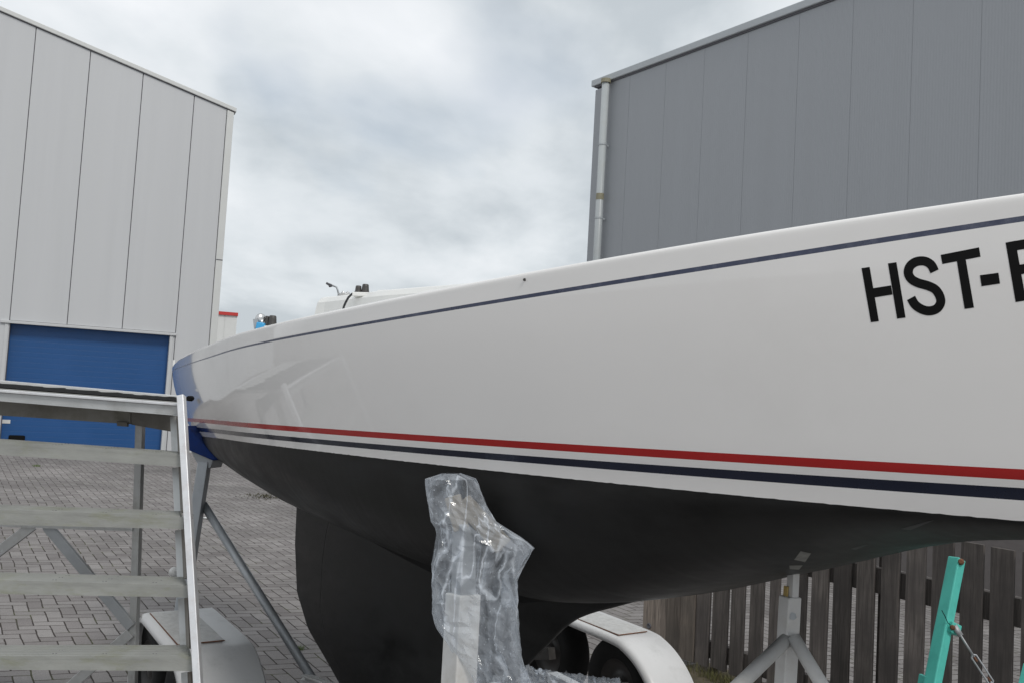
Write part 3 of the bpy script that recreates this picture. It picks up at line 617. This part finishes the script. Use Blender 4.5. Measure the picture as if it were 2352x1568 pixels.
# side support with timber pad (wrapped in film)
hh=onhull(1060,1118); Yp=hh[0].y-.09; print('Yp',Yp, 'hull hit',hh[0])
k=MB(); pt=at(1064,1362,Yp); pb=at(1052,1600,Yp-.02); rf=Vector((.62,-.78,0))
k.bar(pt,pb+(pb-pt).normalized()*1.1,.072,.072,rf); sp2=k.build('support_post',wpaint,trailer,bevel=.004)
k=MB(); k.bar(at(1066,1200,Yp),at(1064,1380,Yp),.05,.05,rf); k.build('inner_tube',galv,sp2,bevel=.003)
k=MB(); k.bar(at(1040,1138,Yp+.01),at(1062,1215,Yp+.0),.045,.05,(0,1,0)); k.bar(at(1062,1150,Yp),at(1158,1255,Yp-.03),.05,.035,(0,1,0.2)); k.build('timber_pad',timber,sp2,bevel=.004)
# bow support post with two braces
hb=cl(1815,1330); Yf=C0[1]+bd[1]*hb[0]; print('Yf',Yf)
Yf-=.02; rf=Vector((.42,-.9,0)).normalized()
k=MB(); k.bar(at(1815,1368,Yf),at(1804,1568,Yf)+(at(1804,1568,Yf)-at(1815,1368,Yf)).normalized()*1.2,.048,.043,rf); sp3=k.build('support_post',wpaint,trailer,bevel=.004)
k=MB(); k.bar(at(1823,1300,Yf),at(1820,1372,Yf),.024,.026,rf); k.build('inner_tube',wpaint,sp3,bevel=.002)
k=MB(); k.bar(at(1806,1345,Yf),at(1804,1372,Yf),.006,.014,rf); k.build('pad_edge',mat('yellow timber',(.45,.33,.12),rough=.7),sp3)
k=MB(); bo=at(1821,1414,Yf-.03); dbo=(bo-Vector(O)).normalized(); k.lathe([(0,0),(0,.006),(.005,.006),(.005,.011),(.02,.011)],bo-dbo*.004,dbo,6); k.build('bolt',galv,sp3)
for q0,q1,n_ in ((at(1808,1466,Yf-.01),at(1690,1580,Yf-.25),0),(at(1822,1462,Yf-.03),at(1893,1580,Yf-.12),0)):
    k=MB(); k.tube(q0,q1+(q1-q0)*.8,.019,24); k.build('brace',wpaint,trailer,smooth=True)
# ------------------------------------------------------------------ plastic film round the side support
def film_mat():
    m=bpy.data.materials.new('clear crumpled film'); m.use_nodes=True; t=m.node_tree; p=t.nodes['Principled BSDF']
    p.inputs['Base Color'].default_value=(.78,.84,.92,1); p.inputs['Roughness'].default_value=.06; p.inputs['Specular IOR Level'].default_value=1.0
    tr=N(t,'ShaderNodeBsdfTransparent'); tr.inputs[0].default_value=(.96,.97,.98,1); ms=N(t,'ShaderNodeMixShader'); lw=N(t,'ShaderNodeLayerWeight',i_Blend=.28)
    tcn=N(t,'ShaderNodeTexCoord'); mp=N(t,'ShaderNodeMapping'); mp.inputs['Scale'].default_value=(1,1,.45); mp.inputs['Rotation'].default_value=(.0,.5,0); L(t,tcn.outputs['Object'],mp.inputs[0])
    nz=N(t,'ShaderNodeTexNoise',i_Scale=9,i_Detail=5,i_Roughness=.6,i_Distortion=1.2); L(t,mp.outputs[0],nz.inputs['Vector'])
    r=N(t,'ShaderNodeMapRange',i_From_Min=.36,i_From_Max=.68,i_To_Min=.04,i_To_Max=.34); L(t,nz.outputs[0],r.inputs[0])
    vo=N(t,'ShaderNodeTexVoronoi',i_Scale=75,feature='F1'); L(t,tcn.outputs['Object'],vo.inputs['Vector']); dr_=N(t,'ShaderNodeMapRange',i_From_Min=.07,i_From_Max=.11,i_To_Min=.45,i_To_Max=0); L(t,vo.outputs['Distance'],dr_.inputs[0])
    # thin bright fold lines: ridges of a stretched noise
    m3=N(t,'ShaderNodeMapping'); m3.inputs['Rotation'].default_value=(0,R(-32),0); m3.inputs['Scale'].default_value=(1,1,.22); L(t,tcn.outputs['Object'],m3.inputs[0])
    nf=N(t,'ShaderNodeTexNoise',i_Scale=9,i_Detail=2,i_Distortion=.5); L(t,m3.outputs[0],nf.inputs['Vector'])
    ab=N(t,'ShaderNodeMath',operation='SUBTRACT',i_1=.5); L(t,nf.outputs[0],ab.inputs[0]); a2=N(t,'ShaderNodeMath',operation='ABSOLUTE'); L(t,ab.outputs[0],a2.inputs[0])
    rl=N(t,'ShaderNodeMapRange',i_From_Min=0,i_From_Max=.022,i_To_Min=.35,i_To_Max=0); L(t,a2.outputs[0],rl.inputs[0])
    m1=N(t,'ShaderNodeMath',operation='MULTIPLY_ADD',i_1=.34); L(t,lw.outputs['Facing'],m1.inputs[0]); L(t,r.outputs[0],m1.inputs[2])
    m2=N(t,'ShaderNodeMath',operation='ADD'); L(t,m1.outputs[0],m2.inputs[0]); L(t,dr_.outputs[0],m2.inputs[1])
    m4=N(t,'ShaderNodeMath',operation='ADD',use_clamp=True); L(t,m2.outputs[0],m4.inputs[0]); L(t,rl.outputs[0],m4.inputs[1])
    L(t,m4.outputs[0],ms.inputs[0]); L(t,tr.outputs[0],ms.inputs[1]); L(t,p.outputs[0],ms.inputs[2]); L(t,ms.outputs[0],t.nodes['Material Output'].inputs[0])
    bn=N(t,'ShaderNodeBump',i_Strength=.35,i_Distance=.02); L(t,a2.outputs[0],bn.inputs['Height']); L(t,bn.outputs[0],p.inputs['Normal'])
    return m
film=film_mat()
rows=[(1086,1000,1075),(1090,978,1085),(1100,976,1096),(1130,978,1107),(1160,981,1120),(1195,988,1140),(1212,999,1165),(1232,1000,1200),(1255,996,1233),(1275,992,1222),(1300,990,1205),(1325,989,1192),(1355,989,1190),(1400,990,1192),(1440,1000,1196),(1465,1018,1197),(1490,1035,1199),(1520,1060,1203),(1545,1080,1212),(1568,1090,1222),(1600,1100,1235),(1650,1110,1250)]
k=MB(); nr_=46; nc=40; Yq=Yp-.0
for i in range(nr_+1):
    py=1086+(1650-1086)*i/nr_; l_=np.interp(py,[q[0] for q in rows],[q[1] for q in rows]); r_=np.interp(py,[q[0] for q in rows],[q[2] for q in rows])
    if i==0: l_,r_=1015,1060
    for j in range(nc):
        th=2*math.pi*j/nc; cc=math.cos(th); ss=math.sin(th); hw_=(r_-l_)/2; px=(l_+r_)/2
        dep=min(hw_*Yq/F*.62,.055); q_=Vector((cc*3+px*.004,ss*3,py*.012))
        fo1=noise.noise(Vector((cc*2.6+py*.0075,ss*2.6,py*.0045+cc*1.1)))+.5*noise.noise(Vector((cc*6+py*.016,ss*6,py*.009+3)))
        fo2=noise.noise(Vector((cc*3.2-py*.011,ss*3.2,py*.012+7)))
        rad=1-.16*abs(noise.noise(Vector((cc*4+py*.012,ss*4,py*.008+i*.9+j*.0))))-.12*math.exp(-abs(fo1)*9)+.06*fo2+.05*noise.noise(Vector((i*7.3,j*3.7,1)))
        if abs(cc)>.85: rad=1-.35*(1-rad)
        P=at(px+hw_*cc*rad,py,Yq-.035); P=P+Vector((0,ss*dep*rad,0)); P+= (Vector(O)-P).normalized()*(.012*noise.noise(Vector((cc*5,ss*5,py*.03))))
        k.v.append(tuple(P))
for i in range(nr_):
    for j in range(nc):
        l=(j+1)%nc; A_,B_,C_,D_=i*nc+j,i*nc+l,(i+1)*nc+l,(i+1)*nc+j
        k.f+= [[A_,B_,C_],[A_,C_,D_]] if noise.noise(Vector((i*.6,j*.6,5)))>-.15 else [[A_,B_,D_],[B_,C_,D_]]; k.m+=[0,0]
# trailing tail of film to the right
b0=len(k.v); n1_,n2_=70,26
for i in range(n1_+1):
    u=i/n1_; px=1195+u*230; top=1520+38*u**.6+9*noise.noise(Vector((u*16,1,0)))+5*noise.noise(Vector((u*45,2,0)))
    for j in range(n2_+1):
        v=j/n2_; py=top+v*90; P=at(px,py,Yq-.02-.05*math.sin(v*3)+.03*noise.noise(Vector((u*14,v*6,4)))+.01*noise.noise(Vector((u*40,v*18,4)))); k.v.append(tuple(P))
for i in range(n1_):
    for j in range(n2_): a=b0+i*(n2_+1)+j; k.f.append([a,a+n2_+1,a+n2_+2,a+1]); k.m.append(0)
fo=k.build('plastic_film',film,None,smooth=False,org=at(1060,1400,Yq)); tag(fo,'clear crumpled plastic film wrapped round the trailer support post beneath the hull','plastic film')
# ------------------------------------------------------------------ mobile work steps
st=thing('work_steps',(-1.8,3.6,gz(-1.8)),'weathered aluminium work steps with a platform, in front of the boat stern','steps')
k=MB()
def quadbox(p0,p1,z0l,z0r,z1l,z1r,Yf0,Yb0,m=0):   # front face px corners; depth Yf..Yb
    a=at(p0,z0l,Yf0);b_=at(p1,z0r,Yf0);c=at(p1,z1r,Yf0);d=at(p0,z1l,Yf0); dy=Yb0-Yf0; o=Vector((0,dy,0))
    k.hexa([d,c,c+o,d+o,a,b_,b_+o,a+o],m)
XL=-308
def XW(Y,x=-2.62): return CX+x*F/Y
def lin(x0,y0,x1,y1): return lambda x:y0+(y1-y0)*(x-x0)/(x1-x0)
# platform: deck, front channel
f1=lin(0,894,406,925); 
k=MB(); quadbox(XL,408,f1(XL),f1(408),f1(XL)+6,f1(408)+6,3.62,3.66); k.build('platform_lip',alub,st,bevel=.002)
k=MB(); quadbox(XL,407,f1(XL)+6,f1(407)+6,f1(XL)+23,f1(407)+27,3.635,3.645); quadbox(XL,407,f1(XL)+23,f1(407)+27,f1(XL)+25,f1(407)+29,3.62,3.66); k.build('platform_channel',alu,st,bevel=.002)
# deck between lip and the rear edge
k=MB(); bl=at(XL,f1(XL)-3,3.655); br=at(408,f1(408)-3,3.655); tl=at(XL,873-20,4.45); tr_=at(408,909,4.3)
tl=at(XW(4.3),lin(0,874,406,909)(XW(4.3)),4.3)
k.hexa([bl-Vector((0,0,.02)),br-Vector((0,0,.02)),tr_-Vector((0,0,.02)),tl-Vector((0,0,.02)),bl,br,tr_,tl]); k.build('platform_deck',mat('worn deck plate',(.33,.33,.32),rough=.6,metal=.1,var=.15,vscale=9),st)
k=MB(); m0=.0; 
q=lambda a,b_,u:a.lerp(b_,u)
N_=60; up_=Vector((0,0,.003))
for i in range(N_):
    u0=i/N_;u1=(i+1)/N_; r0=.60+.22*noise.noise(Vector((u0*22,0,0)));r1=.60+.22*noise.noise(Vector((u1*22,0,0)))
    k.quad([q(bl,br,u0)+up_*1.2,q(bl,br,u1)+up_*1.2,q(q(bl,br,u1),q(tl,tr_,u1),r1)+up_,q(q(bl,br,u0),q(tl,tr_,u0),r0)+up_])
k.build('grip_strip',rubber,st,weld=True)
k=MB(); k.bar(tl+Vector((0,0,.001)),tr_+Vector((0,0,.001)),.02,.006); k.build('platform_rear_edge',alub,st)
k=MB(); quadbox(XW(3.95),300,lin(0,912,300,941)(XW(3.95)),941,lin(0,953,330,975)(XW(3.95)),973,3.95,3.98); k.build('platform_apron',mat('apron sheet',(.27,.26,.24),rough=.6,metal=.2,var=.12,vscale=4,dirt=(.10,.085,.05),dirt_amt=.7,dscale=5),st,bevel=.002)
k=MB(); quadbox(300.5,408,941,950,974,993,3.95,3.98); k.build('platform_apron',dalu,st,bevel=.004)
k=MB(); quadbox(268,292,966,968,977,979,3.93,3.949); k.build('apron_clip',dalu,st,bevel=.002)
k=MB(); quadbox(408,438,909,915,915,921,3.7,3.72); e_=at(437,914,3.7); k.tube(e_+Vector((0,-.02,0)),e_+Vector((0,.02,0)),.011,12); k.build('end_stop',rubber,st,bevel=.002)
XS=XW(3.95)
# steps: front face px (left y, right y, bottom left, bottom right), tread visible
sd=[(3.56,3.70,415,1013,1042,1044,1071),(3.48,3.62,421,1169,1185,1204,1214),(3.40,3.54,431,1331,1343,1363,1371),(3.32,3.46,441,1505,1506,1537,1540)]
for yf,yb,xr,a,b_,c,d in sd:
    k=MB(); XL=XW(yf); A=lin(0,a,xr,b_);B=lin(0,c,xr,d)
    quadbox(XL,xr,A(XL)+1,A(xr)+1,B(XL),B(xr),yf,yf+.006)
    fl=at(XL,A(XL),yf);fr=at(xr-2,A(xr-2),yf); back=Vector((0,yb-yf,0))
    for r_ in range(7):   # ribbed tread
        o0=back*(r_/7-.004 if r_ else -.004);o1=back*((r_+.80)/7); i0=Vector((-.06*(r_+1)/7,0,0)); fr0=fr; fr=fr+i0; k.hexa([fl+o0-Vector((0,0,.012)),fr+o0-Vector((0,0,.012)),fr+o1-Vector((0,0,.012)),fl+o1-Vector((0,0,.012)),fl+o0-Vector((0,0,.0)),fr+o0,fr+o1,fl+o1]); fr=fr0
    k.hexa([fl+back*.05-Vector((0,0,.016)),fr+back*.05-Vector((0,0,.016)),fr+Vector((-.06,0,0))+back-Vector((0,0,.016)),fl+back-Vector((0,0,.016)),fl+back*.05-Vector((0,0,.0015)),fr+back*.05-Vector((0,0,.0015)),fr+Vector((-.06,0,0))+back*.99-Vector((0,0,.0015)),fl+back*.99-Vector((0,0,.0015))])
    for xh in (122,238,354):
        for dx,dd in ((-5,.2),(2,.2),(-3,.5),(4,.5),(0,.8),(7,.8)):
            p_=at(xh+dx-4,lin(0,a,xr,b_)(xh),yf)+back*dd; k.lathe([(0.0,.003),(.0012,.003),(.0012,0)],p_,(0,0,1),8,1)
    k.build('step',[step_m,groove],st)
for j in (5,6,7):
    k=MB(); z=1.9-1.03-.245*(j-4); p0=Vector((-2.6,3.32-.08*(j-4),z)); p1=Vector((-1.16,3.32-.08*(j-4),z-.0)); k.bar(p0,p1,.13,.05); k.build('step',step_m,st,bevel=.002)
# stile and inner channel
T0=at(416.5,908,3.615);B0=at(455.5,1568,3.27); dn=(B0-T0).normalized(); B9=T0+dn*((gz(-1.2)-T0.z)/dn.z)
k=MB(); k.bar(T0,B9,.028,.032,(0,1,0)); k.build('stile',alub,st,bevel=.003)
sh=Vector((-2.63-T0.x,0,at(XW(3.615),lin(0,894,406,925)(XW(3.615)),3.615).z-T0.z+.03)); k=MB(); k.bar(T0+sh,B9+sh-dn*sh.z*0,.028,.032,(0,1,0)); k.build('stile',alub,st,bevel=.003)
ys=[(955,1040),(1073,1176),(1216,1328),(1373,1488),(1542,1600)]
for y0,y1 in ys:
    f_=lambda y:(404+(y-985)*26/583, 3.72-(y-985)*.28/583)
    x0,Y0=f_(y0);x1,Y1=f_(y1); k=MB(); k.bar(at(x0,y0,Y0),at(x1,y1,Y1),.036,.02,(0,1,0)); k.bar(at(x0+11,y0,Y0-.01),at(x1+11,y1,Y1-.01),.012,.05,(0,1,0),1); k.build('stile_channel',[alu,dalu],st)
# rear frame
k=MB(); r0=at(323,955,4.15);r1=at(305,1568,4.2); dn=(r1-r0).normalized(); r9=r0+dn*((gz(-1.7)-r0.z)/dn.z); k.bar(r0,r9,.032,.04,(0,1,0)); k.build('rear_leg',alu,st,bevel=.002)
k=MB(); q_=at(XW(4.15),930,4.15); k.bar(q_,Vector((q_.x,q_.y,gz(q_.x))),.032,.04,(0,1,0)); k.build('rear_leg',alu,st,bevel=.002)
k=MB(); k.bar(at(XW(4.14),1196,4.14),at(305,1211,4.14),.03,.012,(0,1,0)); k.build('rear_rail',alu,st)
for a,b_ in (((-150,1378),(75,1206)),((108,1206),(302,1438)),((300,1452),(120,1612))):
    k=MB(); k.bar(at(*a,4.16),at(*b_,4.16),.046,.02,(0,1,0)); k.build('brace',galv if a[0]==108 else alu,st,bevel=.002)
# ------------------------------------------------------------------ fence
fb=Vector((1.5,6.7,0)); fd=Vector((.593,-.805,0)).normalized(); fnr=Vector((-.805,-.593,0)).normalized()
PFn=Plane(Vector((1.5,6.7,0)),Vector((1.5,6.7,0))+fd*3)
fence=thing('slatted_fence',(1.5,6.7,gz(1.5)),'weathered dark timber fence of upright boards, behind the bow support post','fence')
def fP(s,z,o=0): v=fb+fd*s+fnr*o; return Vector((v.x,v.y,z+gz(v.x)))
z5=lambda X:(1850+X/3.357)*.9408
z4=lambda X:(1350+X/3.357)*.9408
def fs(px,py=1450): return PFn.hit(px,py)[0] if (PFn.A-fb).length<1e-6 else 0
edges=[(z4(1180),z4(1290)),(z4(1315),z4(1440)),(z4(1467),z4(1575)),(z4(1622),z4(1730)),(z4(1782),z4(1860)),(z5(275),z5(398)),(z5(440),z5(575)),(z5(622),z5(765)),(z5(812),z5(958)),(z5(1012),z5(1160)),(z5(1215),z5(1372)),(z5(1432),z5(1604)),(z5(1665),z5(1850)),(z5(1910),z5(2104)),(z5(2172),z5(2390)),(z5(2460),z5(2690))]
segs=[(fs(a),fs(b_)) for a,b_ in edges]; print('segs',[(round(a,2),round(b_-a,3)) for a,b_ in segs])
s_=segs[-1][0]
for q_ in range(14): s_+=.19; segs.append((s_,s_+.14))
for i,(a,b_) in enumerate(segs):
    k=MB(); top=1.27+random.uniform(-.012,.012); bot=.06+random.uniform(-.02,.02); ln=random.uniform(-.004,.004)
    k.hexa([fP(a,bot,.0),fP(b_,bot,0),fP(b_,bot,.022),fP(a,bot,.022),fP(a+ln,top,.0),fP(b_+ln,top,0),fP(b_+ln,top,.022),fP(a+ln,top,.022)])
    k.build('board',wood_d,fence,bevel=.0025,org=fP(a,0))
ls=[(z4(772),z4(958)),(z4(962),z4(1078)),(z4(1081),z4(1178))]
for i,(a,b_) in enumerate(ls):
    a,b_=fs(a),fs(b_); k=MB(); k.hexa([fP(a,.05,.03),fP(b_,.05,.01),fP(b_,.05,.035),fP(a,.05,.055),fP(a,1.27,.03),fP(b_,1.27,.01),fP(b_,1.27,.035),fP(a,1.27,.055)]); o_=k.build('board',wood_lit,fence,bevel=.003,org=fP(a,0)); o_['label']='board at the end of the fence, coloured paler as if lit'
k=MB(); h0=PFn.hit(z4(825),(1200+1090/3.357)*.9408); hz=h0[1]; kp=fb+fd*h0[0]+fnr*.052; kp.z=hz; k.lathe([(0,.0),(0.006,.019),(0,.022),(-.004,.022)],kp,fnr,14); k.build('knot',groove,fence)
E9=segs[-1][1]
k=MB(); k.bar(fP(.0,.94,-.03),fP(E9,.94,-.03),.05,.155); k.build('rail',wood_d,fence,bevel=.003)
k=MB(); k.bar(fP(.0,.17,-.03),fP(E9,.17,-.03),.05,.12); k.build('rail',wood_d,fence,bevel=.003)
for s0 in (fs(z5(978)),fs(z5(978))+1.9,fs(z4(1290))-.0,):
    k=MB(); p=fP(s0,-.05,-.09); k.bar(p,fP(s0,1.2,-.09),.07,.07,fnr); k.build('post',wood_d,fence,bevel=.003)
# soil verge and grass along the fence foot
so_=MB(); ns=60
for i in range(ns):
    a=-.1+i*.12; b_=a+.12
    def pt(s,o): v=fb+fd*s+fnr*o; return Vector((v.x,v.y,gz(v.x)+.004))
    w0=.42+.16*noise.noise(Vector((a*2.2,0,0)));w1=.42+.16*noise.noise(Vector((b_*2.2,0,0)))
    so_.quad([pt(a,-.22),pt(b_,-.22),pt(b_,w1),pt(a,w0)])
tag(so_.build('soil',soilm),None,None,kind='structure')
k=MB()
def blade(m,p,h,w_,rnd=random):
    an=rnd.uniform(0,6.28); le=rnd.uniform(.2,.9)*h; d=Vector((math.cos(an),math.sin(an),0)); s=Vector((-d.y,d.x,0))*w_
    a=p;b_=p+d*le*.3+Vector((0,0,h*.6));c=p+d*le+Vector((0,0,h))
    m.quad([a-s,a+s,b_+s*.7,b_-s*.7]); m.quad([b_-s*.7,b_+s*.7,c])
for i in range(1700):
    s=random.uniform(-.05,6) if i>700 else random.gauss(.38,.22); o=random.uniform(-.1,.35) if i>700 else random.uniform(.0,.14)
    v=fb+fd*s+fnr*o; blade(k,Vector((v.x,v.y,gz(v.x))),random.uniform(.015,.05)*(1.9 if i<500 else 1),random.uniform(.001,.0025))
tag(k.build('grass',grassm,smooth='keep'),'dry grass tufts along the foot of the fence','grass',kind='stuff')
# ------------------------------------------------------------------ turquoise stand
Yt=3.8; tp=at(2198,1281,Yt); tq=at(2142,1568,Yt-.12); 
tst=thing('boat_stand',tq+(tq-tp).normalized()*.85,'turquoise steel stand post with a rusty bolt and turnbuckle, in front of the fence','boat stand')
k=MB(); rf=Vector((.5,-.86,0)); k.bar(tp,tq+(tq-tp).normalized()*.85,.052,.05,rf); k.build('post',teal,tst,bevel=.005)
dt_=(tq-tp).normalized(); sd_=dt_.cross(rf).normalized(); fr_=sd_.cross(dt_)
if fr_.y>0: fr_=-fr_
k=MB(); bp=tp+dt_*.012+fr_*.02; k.lathe([(0,.014),(.018,.014),(.03,.008),(.03,0)],bp,(Vector(O)-bp).normalized(),8); k.build('bolt',rust,tst)
cp=at(2180,1440,Yt-.06); k=MB(); k.bar(cp-dt_*.022,cp+dt_*.022,.066,.066,rf); k.build('clamp',teal,tst,bevel=.003)
bp=at(2188,1440,Yt-.1); k=MB(); k.lathe([(0,.011),(.01,.011),(.016,.006),(.016,0)],bp,(Vector(O)-bp).normalized(),8); k.build('bolt',rust,tst)
k=MB(); a=at(2192,1436,Yt-.1);b_=at(2234,1502,Yt-.12);c=at(2279,1570,Yt-.14); d=(c-a).normalized()
k.bar(a,a+d*.045,.022,.005,(0,1,0)); k.tube(a+d*.04,b_+d*.01,.0045,10); k.tube(c-d*.012,c+d*.5,.005,10)
n_=d.cross(Vector((0,1,0))).normalized(); e=b_+d*.008; f_=c-d*.008
for sg in (1,-1): k.path([b_,e+n_*.011*sg,f_+n_*.011*sg,c],.0035,8)
tbk=k.build('turnbuckle',galv,tst,smooth=True)
for q_ in (b_,c-d*.03): k=MB(); k.tube(q_,q_+d*.03,.004,8); k.build('thread',rust,tbk)
k=MB(); k.path([at(2163,1400,Yt-.1),at(2170,1413,Yt-.11),at(2177,1429,Yt-.1),at(2183,1434,Yt-.1)],.0016,6); k.build('wire_end',rubber,tst)
k=MB(); k.bar(at(2124,1550,Yt-.1),at(2116,1600,Yt-.1),.02,.04,rf); k.build('lug',teal,tst,bevel=.002)
k=MB(); k.bar(at(2362,1525,Yt-.6),at(2343,1600,Yt-.65),.012,.03,rf); k.bar(at(2343,1600,Yt-.65),at(2300,1790,Yt-.75),.012,.03,rf); k.build('foot_strut',teal,tst,bevel=.002)
# ------------------------------------------------------------------ small things on the paving
def weed(px,py,n,h,lab):
    p=ground_at(px,py); k=MB()
    for i in range(n): blade(k,Vector((random.gauss(p.x,h*.7),random.gauss(p.y,h*.7),p.z)),random.uniform(.4,1)*h,h*.06)
    o=k.build('weed',mat('weed green',(.09,.14,.03),rough=.8,var=.3,vscale=30),None,smooth='keep',org=p); tag(o,lab,'weed','weeds growing in the paving')
weed(688,1491,60,.035,'small green weed between the blocks, beside the keel'); weed(85,1070,60,.05,'small green weed in the paving near the blue door')
p=ground_at(468,1190); k=MB(); 
for i in range(3): k.quad([p+Vector((-.07+i*.05,-.03,.008+.01*(i%2))),p+Vector((-.02+i*.05,-.03,.02-.01*(i%2))),p+Vector((-.02+i*.05,.05,.018)),p+Vector((-.07+i*.05,.04,.01))])
tag(k.build('paper_scrap',farw,None,org=p),'white scrap of paper lying on the paving by the stern post','litter')
p=ground_at(612,1140); k=MB()
for i in range(260):
    c=p+Vector((random.gauss(0,.16),random.gauss(0,.2),random.uniform(.0,.03))); d=Vector((random.uniform(-1,1),random.uniform(-1,1),random.uniform(-.4,.4))).normalized()*.02; e=Vector((-d.y,d.x,random.uniform(-.01,.01)))*.6
    k.quad([c-d,c+e,c+d,c-e])
tag(k.build('leaf_litter',leafm,None,smooth='keep',org=p),'dark patch of dead leaves on the paving under the stern','leaves',kind='stuff')
# bleached debris line at the foot of the left warehouse
print('DONE',len(bpy.data.objects))
